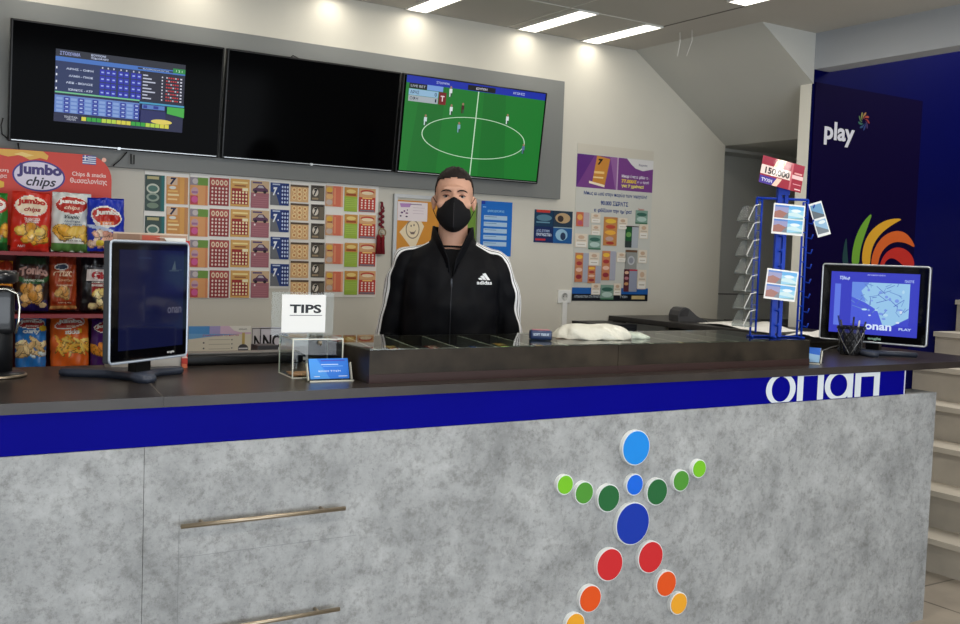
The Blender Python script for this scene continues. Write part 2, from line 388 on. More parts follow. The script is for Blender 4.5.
it += [('r', .66, .30, .84, .36, (80, 120, 190)), ('r', .67, .31, .70, .35, (20, 36, 140)), ('r', .75, .31, .79, .35, (20, 36, 140)), ('p', [(.86, .26), (1, .22), (1, .36), (.86, .36)], (60, 170, 60)), ('r', .65, .10, .85, .28, (12, 20, 90)), ('e', .82, .13, .085, .035, (225, 205, 90))]
for k in range(18): it.append(('r', .20+.038*k, .04, .234+.038*k, .095, [(214, 206, 60), (40, 160, 50), (180, 210, 60)][(k*k+k//3) % 3]))
it += [('t', 'ΤΕΛΕΥΤΑΙΑ', .07, .06, .17, .09, (190, 195, 210), .02), ('t', 'ΑΠΟΤΕΛ.', .09, .03, .16, .055, (190, 195, 210), .02)]
tv(0.592, 'leftmost wall screen, black border around a blue match list table', it, 0.9, (0.195, 0.20, 0.805, 0.80, (8, 14, 60)))
# --- middle screen: off
tv(1.488, 'middle wall screen, switched off and black', None)
# --- right screen: football
G1, G2 = (22, 122, 42), (18, 112, 38)
it = [('r', .0, .0, 1, 1, G1), ('p', [(.55, 0), (.75, 0), (.70, .93), (.54, .93)], G2), ('p', [(.05, 0), (.25, 0), (.27, .93), (.10, .93)], G2),
      ('r', .0, .925, 1, 1, (20, 44, 170)), ('r', .02, .87, .14, .925, (16, 18, 24)), ('t', 'LIVE BET', .03, .885, .13, .91, (180, 190, 200)), ('r', .14, .87, .25, .925, (120, 160, 225)),
      ('r', .02, .80, .22, .865, (150, 190, 220)), ('t', 'ΑΡΗΣ', .03, .815, .09, .85, (20, 40, 70)), ('t', '0', .195, .812, .21, .852, (20, 30, 60)), ('r', .02, .735, .22, .797, (170, 180, 186)), ('t', 'ΟΦΗ', .03, .75, .085, .785, (30, 40, 60)), ('t', '1', .2, .75, .21, .785, (20, 30, 60)),
      ('r', .225, .735, .275, .865, (120, 24, 30)), ('t', 'T', .237, .77, .263, .83, (240, 220, 220), .03), ('r', .42, .93, .62, .985, (12, 14, 20)), ('t', 'ΚΟΥΠΟΝΙ', .48, .945, .56, .97, (220, 220, 230)), ('t', 'ΣΤΟΙΧΗΜΑ', .2, .95, .29, .975, (200, 210, 240)), ('t', 'ΑΓΩΝΕΣ', .75, .95, .84, .975, (200, 210, 240))]
WL = (205, 235, 205)
it.append(('p', [(.490, 0), (.497, 0), (.503, .925), (.496, .925)], WL))
a = ell(.503, .415, .375, .225, 48); b = ell(.503, .415, .369, .218, 48)
for k in range(48): it.append(('p', [a[k], a[(k+1) % 48], b[(k+1) % 48], b[k]], WL))
for x, y, c in [(.145, .53, (205, 225, 225)), (.315, .67, (225, 235, 235)), (.395, .70, (70, 30, 30)), (.38, .49, (130, 170, 190)), (.725, .64, (225, 235, 235)), (.868, .33, (90, 110, 150)), (.30, .86, (225, 235, 235))]:
    it += [('r', x-.008, y-.03, x-.001, y+.02, c), ('r', x+.002, y-.03, x+.008, y+.02, (60, 60, 70)), ('r', x-.010, y+.01, x+.010, y+.055, c), ('e', x, y+.07, .007, .014, (160, 120, 100))]
tv(2.384, 'rightmost wall screen showing a green football pitch', it, 0.85, (0.02, 0.03, 0.985, 0.985, G1))
# cables below the left screen
for k, pts in enumerate([[wp(3, 118, 4.65), wp(1, 125, 4.64), wp(2, 134, 4.64), wp(8, 139, 4.66)], [wp(18, 143, 4.65), wp(19, 149, 4.645), wp(16, 154, 4.65)], [wp(113, 166, 4.652), wp(120, 160, 4.645), wp(127, 152, 4.65)], [wp(131, 154, 4.65), wp(131, 164, 4.645), wp(134, 164, 4.645), wp(134, 155, 4.65)], [wp(290, 58, 4.65), wp(293, 55.5, 4.62), wp(299, 58.5, 4.65)]]):
    o = MB().tube(pts, 0.0028, BLACKP, 6).build('screen_cable')
    tag(o, ['black cable loop beside the lower left corner of the left screen', 'short black cable under the left end of the left screen', 'slanting black cable on the board under the left screen', 'hanging black cable loop on the board under the left screen', 'small black cable loop above the middle screen'][k], 'cable', 'screen cables on the board')
# ceiling fixtures out of the frame over the shop floor are only light, see top

# ------------------------------------------------------------------ lottery tickets on the wall
PINKW = (232, 222, 210)
def tk(kind, w_, h_):
    i = []
    if kind == 'teal':
        base = (44, 92, 92); i += [('r', 0, .0, .78, 1, (58, 78, 74)), ('e', .4, .62, .33, .14, (200, 205, 190)), ('e', .4, .62, .25, .09, (80, 120, 110)), ('e', .4, .38, .33, .12, (150, 165, 150)), ('e', .4, .38, .22, .07, (60, 90, 84)), ('e', .4, .15, .3, .08, (120, 140, 120)), ('r', .1, .88, .7, .96, (190, 180, 130)), ('r', .85, 0, 1, 1, (30, 110, 110))]
    elif kind == 'seven_orange':
        base = (214, 150, 82); i += [('r', .62, 0, .82, 1, (224, 164, 84)), ('r', .02, .70, .5, .98, (222, 190, 160)), ('t', '7', .14, .70, .46, .97, (24, 30, 70), .05, .2), ('e', .28, .6, .16, .06, (226, 226, 220)), ('r', .06, .44, .52, .5, (236, 190, 110)), ('r', .06, .30, .58, .37, (244, 224, 170)), ('r', .06, .14, .5, .20, (244, 210, 150)), ('r', .84, 0, 1, 1, (200, 142, 90))]
    elif kind == 'orange_green':
        base = (222, 158, 100); i += [('r', .42, .72, 1, 1, (110, 150, 60)), ('r', 0, .72, .42, 1, (150, 140, 150)), ('e', .28, .86, .16, .1, (200, 190, 190)), ('r', .02, .02, .44, .34, (190, 70, 80)), ('e', .26, .2, .18, .12, (210, 90, 150)), ('e', .26, .5, .2, .14, (200, 160, 170)), ('r', .10, .42, .42, .5, (160, 110, 150)), ('r', .86, 0, .94, .72, (214, 130, 90))]
    elif kind == 'red_grid':
        base = (150, 50, 50); i += [('r', .03, .70, .97, .97, (180, 78, 70))]
        for k in range(4): i += [('e', .17+.22*k, .83, .09, .10, (236, 220, 190)), ('e', .17+.22*k, .83, .045, .055, (180, 78, 70))]
        for r in range(5):
            for c in range(5): i.append(('e', .14+.18*c, .10+.13*r, .05, .042, (240, 220, 210)))
    elif kind == 'gold_grid':
        base = (216, 166, 92); i += [('r', .1, .84, .9, .90, (246, 226, 160)), ('r', .2, .73, .8, .78, (150, 90, 50)), ('r', .06, .08, .92, .56, (158, 44, 40)), ('r', .06, .56, .6, .66, (158, 44, 40)), ('r', .62, .58, .92, .68, (246, 236, 200))]
        for r in range(4):
            for c in range(5): i.append(('e', .15+.17*c, .14+.125*r, .05, .042, (248, 232, 190)))
    elif kind == 'mauve_car':
        base = (164, 102, 112); i += [('r', 0, .56, 1, 1, (206, 176, 140)), ('r', .08, .9, .6, .96, (90, 70, 110)), ('p', [(.08, .60), (.1, .70), (.25, .74), (.42, .86), (.66, .86), (.84, .74), (.94, .70), (.94, .60)], (92, 54, 86)), ('p', [(.34, .74), (.44, .83), (.62, .83), (.72, .74)], (190, 180, 190)), ('e', .25, .6, .09, .06, (30, 24, 34)), ('e', .76, .6, .09, .06, (30, 24, 34)), ('e', .2, .47, .05, .04, (240, 230, 230))]
        for r in range(5): i.append(('r', .08, .08+.08*r, .92, .095+.08*r, (190, 130, 140)))
    elif kind == 'blue_seven':
        base = (30, 60, 126); i += [('p', [(0, 0), (.5, 0), (.3, .5), (0, .6)], (110, 112, 118)), ('r', .1, .90, .5, .96, (190, 200, 220)), ('t', '7', .12, .42, .36, .8, (236, 240, 246), .06, .2), ('r', .38, .5, .44, .56, (236, 240, 246)), ('r', .56, .06, .98, .94, (20, 40, 110))]
        for r in range(5):
            for c in range(3): i.append(('e', .64+.14*c, .15+.17*r, .045, .055, (200, 214, 240)))
    elif kind == 'beige_round':
        base = (222, 178, 128); i += [('r', 0, .88, 1, 1, (88, 70, 52))]
        for x, y, r in [(.2, .7, .12), (.5, .72, .12), (.8, .7, .12), (.2, .25, .12), (.5, .2, .12), (.8, .25, .12), (.5, .46, .14), (.24, .48, .09), (.78, .48, .09)]:
            i += [('e', x, y, r, r*1.1, (244, 214, 160)), ('e', x, y, r*.55, r*.6, (206, 140, 84))]
    elif kind == 'dark_seven':
        base = (88, 80, 70); i += [('r', .62, .05, .98, .95, (110, 100, 84)), ('e', .32, .55, .22, .26, (222, 214, 200)), ('t', '7', .18, .32, .48, .78, (16, 14, 14), .06, .25), ('r', .08, .08, .55, .2, (160, 140, 110)), ('r', .05, .86, .9, .95, (50, 44, 40))]
    elif kind == 'coral':
        base = (222, 116, 88); i += [('r', 0, 0, .42, 1, (206, 160, 120)), ('e', .22, .8, .18, .13, (230, 180, 70)), ('e', .24, .48, .2, .13, (226, 180, 120)), ('e', .22, .2, .18, .13, (200, 180, 170)), ('r', .1, .62, .38, .68, (150, 60, 50)), ('r', .48, .1, .58, .9, (232, 150, 110)), ('r', .88, 0, 1, 1, (240, 170, 130))]
    elif kind == 'lime':
        base = (158, 186, 62); i += [('r', 0, .62, 1, 1, (206, 148, 66)), ('e', .5, .84, .36, .08, (240, 210, 130)), ('r', .12, .66, .88, .74, (160, 70, 30)), ('r', .08, .14, .92, .54, (172, 200, 80))]
        for r in range(5): i.append(('r', .1, .16+.08*r, .9, .175+.08*r, (120, 150, 50)))
    else:  # red_dots
        base = (196, 60, 44); i += [('r', 0, .62, 1, 1, (222, 170, 120)), ('e', .5, .84, .42, .10, (196, 70, 50)), ('e', .5, .80, .36, .07, (246, 226, 190)), ('r', .2, .56, .8, .61, (250, 210, 120)), ('r', .05, .02, .95, .09, (120, 120, 130))]
        for r in range(4):
            for c in range(4): i.append(('e', .17+.22*c, .17+.105*r, .055, .038, (250, 232, 220)))
    return sheet(MB(), w_, h_, base, i, 0.0015)
ORD = ['topmost', 'second', 'third', 'fourth', 'fifth', 'sixth']
cols = [  # kind, words, x0, x1, [(y0,y1)...]
    ('teal', 'dark teal lottery ticket with round badges', 145, 164.5, [(175, 211), (216, 240)]),
    ('seven_orange', 'orange lottery ticket with a dark blue 7', 166.5, 188, [(177, 204.5), (207, 234)]),
    ('orange_green', 'orange lottery ticket with a green corner', 190, 208, [(177.5, 205), (209, 236.5), (240, 267), (270.5, 297)]),
    ('red_grid', 'dark red lottery ticket with white rings and dots', 209.5, 229, [(178, 205.5), (209, 236.5), (240, 267), (270.5, 297)]),
    ('gold_grid', 'gold lottery ticket with a red dot grid', 230.5, 249.5, [(179, 206), (209.5, 237), (240, 267), (270.5, 297)]),
    ('mauve_car', 'mauve lottery ticket with a car picture', 251, 269, [(181, 206.5), (210.5, 237.5), (240.5, 267), (271, 297)]),
    ('blue_seven', 'blue and grey lottery ticket with a white 7', 270.5, 289, [(183, 205), (209.7, 232), (237, 259), (264, 285.5)]),
    ('beige_round', 'beige lottery ticket of round motifs', 290.5, 308.5, [(185, 202), (203.5, 220.5), (222.5, 239.5), (242.5, 259.5), (261, 278), (280, 296.5)]),
    ('dark_seven', 'dark grey lottery ticket with a black 7', 311, 324.5, [(185.5, 200), (204.5, 220), (223.5, 238.5), (242.5, 258), (262, 277.5), (281, 296.5)]),
    ('coral', 'coral lottery ticket with a patterned left strip', 325.5, 343, [(186, 207.5), (215, 235.5), (243.5, 264.5), (271.5, 292)]),
    ('lime', 'lime green lottery ticket with an orange top', 344.5, 357.5, [(187.5, 210), (214.5, 238.5), (243, 267), (271, 294)]),
    ('red_dots', 'bright red lottery ticket with white dots and a pale top', 359, 375.5, [(188.5, 211), (215, 238.5), (243, 267), (271, 294)])]
pos = ['leftmost of the wall columns', 'second column from the left', 'left of the dark red column', 'between the green-cornered and gold columns', 'left of the car column', 'right of the gold column', 'right of the car column', 'right of the blue column', 'right of the beige column', 'left of the lime column', 'left of the bright red column', 'rightmost column nearest the tassel']
# clear backing sheets that hold the tickets
for (x0, y0, x1, y1, lab) in [(189, 175.5, 269.8, 298.5, 'white pocket sheet on the wall holding the four left ticket columns'), (270, 180, 289.8, 288.5, 'white pocket sheet on the wall holding the column of blue tickets'), (290, 182, 325, 298, 'white pocket sheet on the wall holding the small beige and dark tickets'), (325.2, 184, 377, 297, 'white pocket sheet on the wall holding the coral, lime and bright red tickets'), (144, 172.5, 188.7, 245, 'white pocket sheet on the wall holding teal and orange tickets by the snack stand')]:
    a, b, c, d = wrect(x0, y0, x1, y1, 4.697)
    o = MB().box(a, b, 4.6955, 4.6995, c, d, mat((240, 237, 230), 0.35)).build('ticket_pocket_sheet'); tag(o, lab, 'ticket sheet', 'ticket pocket sheets on the back wall')
for (kind, words, x0, x1, rows), pz in zip(cols, pos):
    proto = None
    for r, (y0, y1) in enumerate(rows):
        a, b, c, d = wrect(x0, y0, x1, y1, 4.692)
        if proto is None:
            w0, h0 = b-a, (wrect(x0, rows[1][0], x1, rows[1][1], 4.692)[3]-wrect(x0, rows[1][0], x1, rows[1][1], 4.692)[2])
            if kind == 'teal': h0 = d-c
            o = tk(kind, w0, h0).build('lottery_ticket'); proto = o
        else: o = proto.copy(); COL.objects.link(o)
        o.location = (a, 4.692, d-h0 if r else d-h0)
        tag(o, '%s, %s in its column' % (words, (ORD[r] if r < len(rows)-1 else 'lowest')), 'lottery ticket', 'lottery tickets on the back wall')

def wall_sheet(name, label, cat, x0, y0, x1, y1, base, items, D=4.6985, t=0.0015, group=None, rough=0.45, coat=0.15, depth=None):
    a, b, c, d = wrect(x0, y0, x1, y1, D)
    o = sheet(MB(), b-a, d-c, base, items, t, None, rough, 0, coat).build(name, None, (a, D-t, c))
    return tag(o, label, cat, group)
# ------------------------------------------------------------------ notices on the wall
a, b, c, d = wrect(393, 196.5, 479, 262, 4.69)
t = thing('notice_board', 'aluminium framed notice board with an orange poster behind the man\'s shoulder', 'notice board', (a, 4.70, c-0.15))
w_, h_ = b-a, d-c+0.15
MB().box(0, w_, -0.004, 0, 0, h_, mat((214, 206, 190), 0.7)).build('backing', t)
MB().box(0, 0.018, -0.018, 0, 0, h_, ALU).box(w_-0.018, w_, -0.018, 0, 0, h_, ALU).box(0.018, w_-0.018, -0.018, 0, h_-0.018, h_, ALU).box(0.018, w_-0.018, -0.018, 0, 0, 0.018, ALU).build('frame', t)
zt = lambda v: v
i = [('p', [(0, 0), (1, .0), (1, 1), (0, 1)], (214, 144, 48)), ('p', [(.0, .30), (.25, .1), (.6, .0), (0, 0)], (186, 110, 34)), ('p', [(.62, .05), (1, .0), (1, 1), (.72, 1)], (112, 150, 56)), ('p', [(.04, .62), (.24, .86), (.34, .70), (.22, .40)], (240, 222, 188)),
     ('e', .20, .66, .085, .115, (150, 130, 110)), ('e', .20, .66, .073, .10, (240, 222, 188)), ('e', .18, .70, .008, .014, (120, 100, 90)), ('e', .215, .71, .008, .014, (120, 100, 90)), ('p', [(.16, .64), (.18, .60), (.22, .60), (.245, .66), (.22, .63), (.18, .625)], (120, 100, 90))]
sheet(MB(), w_-0.04, h_-0.06, (214, 144, 48), i, 0.001).build('orange_poster', t, (0.02, -0.006, 0.03))
o = sheet(MB(), 0.175, 0.098, (238, 226, 228), [('p', [(.06, .9), (.45, .92), (.40, .72), (.1, .70)], (186, 140, 196)), ('l', .42, .86, .8, .9, (130, 100, 130)), ('l', .5, .7, .9, .72, (200, 180, 190)), ('l', .5, .55, .86, .57, (200, 180, 190)), ('l', .5, .4, .88, .42, (200, 180, 190)), ('e', .22, .5, .03, .05, (110, 60, 110)), ('e', .32, .56, .02, .04, (120, 70, 120)), ('e', .14, .42, .04, .05, (100, 60, 110)), ('e', .3, .4, .05, .04, (130, 80, 120)), ('e', .1, .24, .03, .04, (70, 40, 80)), ('e', .3, .22, .04, .04, (70, 40, 80))], 0.001).build('pinned_note', None, (a+0.025, 4.692, d-0.135))
tag(o, 'white note with purple print pinned on the orange poster', 'note')
wall_sheet('opening_notice', 'bright blue notice with white rows on the wall right of the man\'s head', 'poster', 480.5, 201.5, 511.5, 256, (24, 112, 206),
    [('r', 0, .94, .12, 1, (24, 60, 170)), ('t', 'ΩΡΑΡΙΟ ΛΕΙΤΟΥΡΓΙΑΣ', .2, .80, .74, .84, (160, 220, 250), .02), ('l', .05, .88, .15, .895, (150, 200, 250))]+[q for k in range(5) for q in (('r', .09, .66-.12*k, .84, .74-.12*k, (176, 206, 232)), ('l', .12, .71-.12*k, .5, .72-.12*k, (90, 130, 180)))])
wall_sheet('small_poster', 'small dark blue card with lit faces on the wall above the socket', 'poster', 534, 210.5, 572, 243, (22, 44, 78),
    [('r', 0, .5, .48, 1, (20, 60, 90)), ('r', .05, .92, .4, 1, (200, 60, 50)), ('e', .25, .76, .2, .1, (90, 130, 150)), ('l', .05, .6, .4, .64, (110, 150, 170)), ('r', .5, .5, 1, 1, (40, 60, 78)), ('e', .74, .78, .2, .16, (190, 160, 120)), ('e', .68, .76, .08, .1, (60, 50, 46)), ('r', 0, 0, .5, .48, (18, 40, 92)), ('t', 'ΑΠΟ ΣΤΙΓΜΗ', .06, .32, .4, .4, (180, 200, 230), .02), ('t', 'ΠΡΟΓΝΩΣΤΙΚΑ', .06, .2, .46, .29, (220, 230, 245), .03), ('r', .04, .06, .3, .12, (190, 50, 60)),
     ('r', .5, 0, 1, .48, (30, 90, 150)), ('e', .72, .26, .16, .18, (150, 190, 214)), ('e', .76, .22, .07, .12, (40, 60, 90)), ('r', .5, .47, 1, .5, (150, 170, 180))])
# wall socket and its trunking
a, b, c, d = wrect(558, 290, 571, 303, 4.69)
t = thing('power_socket', 'white square wall socket at the lower left corner of the big poster', 'socket', ((a+b)/2, 4.70, (c+d)/2))
s_ = (b-a)/2; MB().box(-s_, s_, -0.012, 0, -s_*.8, s_*.8, WHITE, bev=0.003).build('plate', t)
MB().lathe([(0.022, -0.0125), (0.022, -0.0135), (0.019, -0.0135), (0.019, -0.004)], mat((200, 200, 196), 0.5), 24, axis='y').build('socket_well', t)
MB().lathe([(0.0025, -0.0125), (0.0025, -0.016)], BLACKP, 8, (-.009, 0, 0), 'y').lathe([(0.0025, -0.0125), (0.0025, -0.016)], BLACKP, 8, (.009, 0, 0), 'y').build('socket_pins', t)
o = MB().box((a+b)/2-0.016, (a+b)/2+0.016, 4.682, 4.70, 0.0, c+0.004, WHITE).build('cable_trunking'); tag(o, 'white plastic trunking running down the wall from the socket', 'trunking')

# tassel charm
p = wp(382, 202, 4.68)
t = thing('tassel_charm', 'dark red tassel charm hanging between the tickets and the notice board', 'tassel', p)
RED = mat((110, 20, 36), 0.7); 
mb = MB(); mb.tube([(0, 0, 0.0), (0.004, 0, -0.02), (0.012, 0, -0.03), (0, 0, -0.045), (-.004, 0, -.03), (0, 0, 0)], 0.005, RED)
for k in range(7):
    zz = -0.045-0.014*k; mb.ball(((-1)**k*0.006, 0, zz), (0.011, 0.008, 0.01), RED, 10, 8)
mb.build('braid', t)
MB().tube([(0.02*math.cos(q)+.004, -.004, -0.155+0.02*math.sin(q)) for q in [PI*2*k/20 for k in range(20)]], 0.004, mat((150, 130, 100), 0.4, 0.4), 8, closed=True).ball((.004, -.004, -.155), .009, mat((190, 180, 160), .4), 10, 8).build('ring', t)
mb = MB()
for cx in (-0.013, 0.010):
    mb.lathe([(0.006, -0.165), (0.011, -0.18), (0.010, -0.2), (0.014, -0.265)], mat((132, 18, 32), 0.8, bump=0.6, bscale=300), 14, (cx, 0, 0))
mb.build('tassel', t)
MB().lathe([(0.003, -0.0), (0.003, 0.03)], STEEL, 8, axis='y').build('nail', t)

# big scratch-card poster
PX = lambda x: (x-574)/(651-574)
a, b, c, d = wrect(575.3, 146.8, 651.5, 301, 4.69)
w_, h_ = b-a, d-c
PUR = (122, 66, 138)
i = [('r', 0, .94, 1, 1, (206, 200, 186)), ('r', 0, .725, 1, .935, PUR), ('p', [(.0, .725), (.22, .935), (0, .935)], (96, 48, 128)), ('p', [(.5, .725), (.42, .935), (.52, .935), (.52, .725)], (150, 100, 160)), ('r', .515, .725, .53, .935, (196, 170, 196)),
     ('p', [(.20, .76), (.36, .74), (.42, .92), (.25, .935)], (206, 140, 60)), ('p', [(.16, .755), (.36, .735), (.36, .75), (.16, .77)], (240, 226, 200)), ('t', '7', .26, .875, .33, .915, (20, 20, 30), .06, .2), ('l', .22, .82, .35, .835, (240, 200, 130)), ('l', .21, .79, .34, .80, (240, 210, 150)),
     ('p', [(.64, .935), (.70, .90), (.76, .875), (.86, .862), (1, .88), (1, .935)], (222, 220, 220)), ('t', 'Σκρατς', .80, .89, .92, .907, (80, 80, 120), .02),
     ('t', 'Μπορεί να κερδίσετε', .58, .805, .95, .83, (240, 235, 245), .03), ('t', '77.000€', .58, .775, .78, .80, (236, 200, 60), .05), ('t', 'σε μετρητά', .79, .777, .95, .797, (240, 235, 245), .03), ('t', 'για 7 χρόνια!', .58, .742, .88, .768, (246, 236, 120), .05),
     ('t', 'Μπες κι εσύ στην παρέα των νικητών!', .10, .675, .93, .705, (40, 70, 140), .02), ('t', '90.000 ΣΚΡΑΤΣ', .32, .62, .68, .65, (40, 70, 140), .03), ('t', 'κερδίζουν την ημέρα!', .24, .57, .73, .60, (40, 70, 140), .03), ('t', 'Σκρατς', .82, .60, .90, .615, (190, 50, 50), .02),
     ('r', 0, .045, 1, .085, (30, 96, 176)), ('r', 0, 0, 1, .045, (16, 22, 34)), ('t', 'ΑΠΟΚΛΕΙΣΤΙΚΑ ΣΤΑ ΠΡΑΚΤΟΡΕΙΑ', .03, .02, .42, .035, (190, 200, 210), .02), ('t', 'ΤΥΧΗ', .62, .02, .72, .035, (190, 200, 210), .02), ('r', .78, .012, .96, .036, (206, 184, 130)), ('r', 0, .085, 1, .725, (206, 206, 198)),]
i.sort(key=lambda q: 0 if (q[0] == 'r' and q[3] == 1 and q[5] == (206, 206, 198)) else 1)
o = sheet(MB(), w_, h_, (206, 206, 198), i, 0.002, None, 0.4, 0, 0.15).build('scratch_card_poster', None, (a, 4.6975, c))
tag(o, 'tall white and purple poster covered in pinned scratch cards right of the screens', 'poster')
def ps(x0, y0, x1, y1, kind, words):
    # crop coordinates of the poster area -> photograph pixels
    X0, X1, Y0, Y1 = 570+x0/6.93, 570+x1/6.93, 220+y0/6.93, 220+y1/6.93
    a, b, c, d = wrect(X0, Y0, X1, Y1, 4.69); w2, h2 = b-a, d-c
    if kind == 'slip': base = (226, 214, 196); i = [('e', .5, .75, .26, .14, (206, 176, 150)), ('l', .15, .5, .85, .54, (170, 150, 130)), ('r', .08, .05, .92, .4, (236, 232, 224)), ('l', .2, .2, .8, .25, (180, 168, 150))]
    elif kind == 'tall': base = (196, 136, 80); i = [('e', .5, .86, .4, .08, (232, 190, 70)), ('e', .5, .66, .36, .07, (190, 80, 60)), ('e', .5, .46, .4, .08, (236, 176, 70)), ('e', .45, .24, .3, .08, (190, 160, 150)), ('e', .5, .09, .3, .05, (170, 60, 50))]
    elif kind == 'half': base = (170, 172, 186); i = [('r', 0, 0, .58, 1, (200, 130, 90)), ('e', .3, .86, .24, .07, (240, 190, 70)), ('e', .3, .64, .22, .07, (170, 60, 60)), ('e', .3, .42, .24, .07, (230, 190, 170)), ('e', .3, .18, .22, .08, (150, 50, 60))]
    elif kind == 'greenhalf': base = (176, 182, 190); i = [('r', 0, 0, .5, 1, (30, 90, 50)), ('e', .25, .6, .2, .12, (110, 160, 90)), ('r', 0, .0, .5, .3, (50, 60, 60)), ('r', 0, .96, 1, 1, (60, 40, 40))]
    elif kind == 'darkhalf': base = (150, 156, 176); i = [('r', 0, 0, .4, 1, (90, 40, 50)), ('e', .2, .85, .16, .07, (220, 180, 150)), ('e', .2, .6, .16, .07, (180, 120, 130)), ('e', .2, .35, .16, .07, (200, 150, 100)), ('r', .4, .93, 1, 1, (190, 60, 80))]
    elif kind == 'green': base = (128, 160, 146); i = [('e', .5, .7, .42, .14, (60, 104, 92)), ('e', .5, .35, .4, .18, (180, 204, 196)), ('r', 0, 0, 1, .1, (70, 120, 90))]
    elif kind == 'greyround': base = (150, 152, 148); i = [('e', .5, .45, .3, .24, (190, 192, 196)), ('e', .5, .45, .2, .16, (150, 152, 160)), ('r', 0, .88, 1, 1, (110, 80, 60))]
    else: base = (190, 170, 176); i = [('r', 0, 0, .55, 1, (206, 110, 80)), ('e', .28, .65, .2, .2, (226, 170, 90)), ('e', .3, .25, .2, .16, (190, 90, 110))]
    o = sheet(MB(), w2, h2, base, i, 0.0012).build('pinned_scratch_card', None, (a, 4.6925, c))
    tag(o, words, 'scratch card', 'scratch cards pinned on the poster')
for q in [(45, -54, 135, 45, 'pink', 'pink and orange scratch card at the poster\'s upper left'),
          (148, -46, 213, 20, 'slip', 'pale slip in the poster\'s top card row beside the pink card'), (150, 34, 212, 105, 'slip', 'pale slip on top of the green card at the poster\'s left half'), (235, -20, 328, 178, 'tall', 'tall orange scratch card at the middle of the poster'),
          (335, -14, 400, 65, 'slip', 'pale slip just right of the tall orange card'), (457, -66, 540, 28, 'green', 'green scratch card at the poster\'s upper right corner'), (36, 95, 122, 190, 'slip', 'pale slip on the poster\'s left edge below the pink card'), (130, 105, 216, 205, 'green', 'green scratch card in the left half under a pale slip'),
          (385, 42, 475, 192, 'greenhalf', 'half green half grey scratch card right of the tall orange card'), (482, 30, 543, 130, 'slip', 'pale slip on the poster\'s right edge beside the half green card'), (36, 228, 130, 430, 'half', 'tall patterned scratch card at the poster\'s lower left'), (132, 225, 205, 315, 'slip', 'pale slip between the two tall patterned cards'),
          (124, 318, 215, 438, 'half', 'shorter patterned card between the two tall patterned cards'), (222, 215, 318, 418, 'half', 'tall patterned scratch card at the lower middle of the poster'), (326, 225, 392, 292, 'slip', 'pale slip left of the grey card with a round emblem'), (385, 208, 466, 340, 'greyround', 'grey scratch card with a round emblem on the right half'),
          (474, 208, 535, 300, 'slip', 'pale slip on the right edge beside the round emblem card'), (374, 342, 466, 497, 'darkhalf', 'dark red and grey scratch card at the poster\'s lower right'), (470, 345, 530, 480, 'slip', 'pale slip at the poster\'s lower right edge'), (150, 440, 212, 518, 'slip', 'pale slip across the blue band, left of the green card there'), (214, 450, 304, 552, 'green', 'green scratch card overlapping the blue band'), (304, 440, 356, 522, 'slip', 'pale slip across the blue band, right of the green card there')]: ps(*q)

# brochures at the foot of the wall behind the counter
wall_sheet('price_leaflet', 'white leaflet with a blue to pink banner and gold ribbon low on the wall', 'leaflet', 188, 326, 250.5, 372, (232, 226, 208),
    [('r', 0, .82, .36, 1, (90, 160, 226)), ('r', .33, .82, .55, 1, (180, 170, 220)), ('r', .50, .82, 1, 1, (226, 196, 220)), ('p', [(0, .72), (.4, .78), (.8, .82), (0, .84)], (120, 180, 232)), ('p', [(.64, 1), (.72, .90), (.82, .86), (1, .86), (1, 1)], (238, 236, 228)), ('t', 'ΟΠΑΠ', .80, .91, .93, .94, (90, 90, 100), .02), ('t', 'ΣΥΜΠΛΗΡΩΣΕ ΤΟ ΔΕΛΤΙΟ', .22, .78, .80, .815, (190, 70, 140), .02), ('r', .855, .60, .90, .85, (206, 180, 110)), ('e', .875, .50, .085, .10, (80, 80, 84)), ('r', .80, .49, .95, .52, (220, 220, 220)), ('e', .08, .35, .07, .08, (236, 214, 170)), ('e', .12, .2, .09, .08, (240, 200, 160))]
    +[q for k in range(5) for q in (('l', .32, .70-.10*k, .66, .71-.10*k, (180, 176, 160)), ('e', .24, .64-.12*k, .014, .018, (90, 90, 90)), ('e', .69, .70-.09*k, .012, .014, (120, 120, 110)))])
wall_sheet('rule_sign', 'white outlined sign with black letters, mostly covered by the NO sign in front', 'sign', 251.5, 327.5, 262, 372, (216, 212, 214), [('r', 0, .97, 1, .985, (60, 60, 66)), ('r', .02, 0, .06, .98, (60, 60, 66)), ('t', 'N', .20, .55, .9, .82, (16, 16, 18), .03), ('t', 'S', .20, .2, .9, .46, (16, 16, 18), .03)])
wall_sheet('rule_sign', 'white outlined sign reading NO seen behind the clear tip box', 'sign', 260, 327, 308, 372, (220, 216, 226), [('r', 0, .965, 1, .985, (60, 60, 66)), ('r', .0, 0, .012, .98, (60, 60, 66)), ('t', 'NO', .05, .54, .44, .84, (16, 16, 18), .03), ('t', 'SMOKING', .05, .1, .95, .4, (16, 16, 18), .03)], D=4.693)

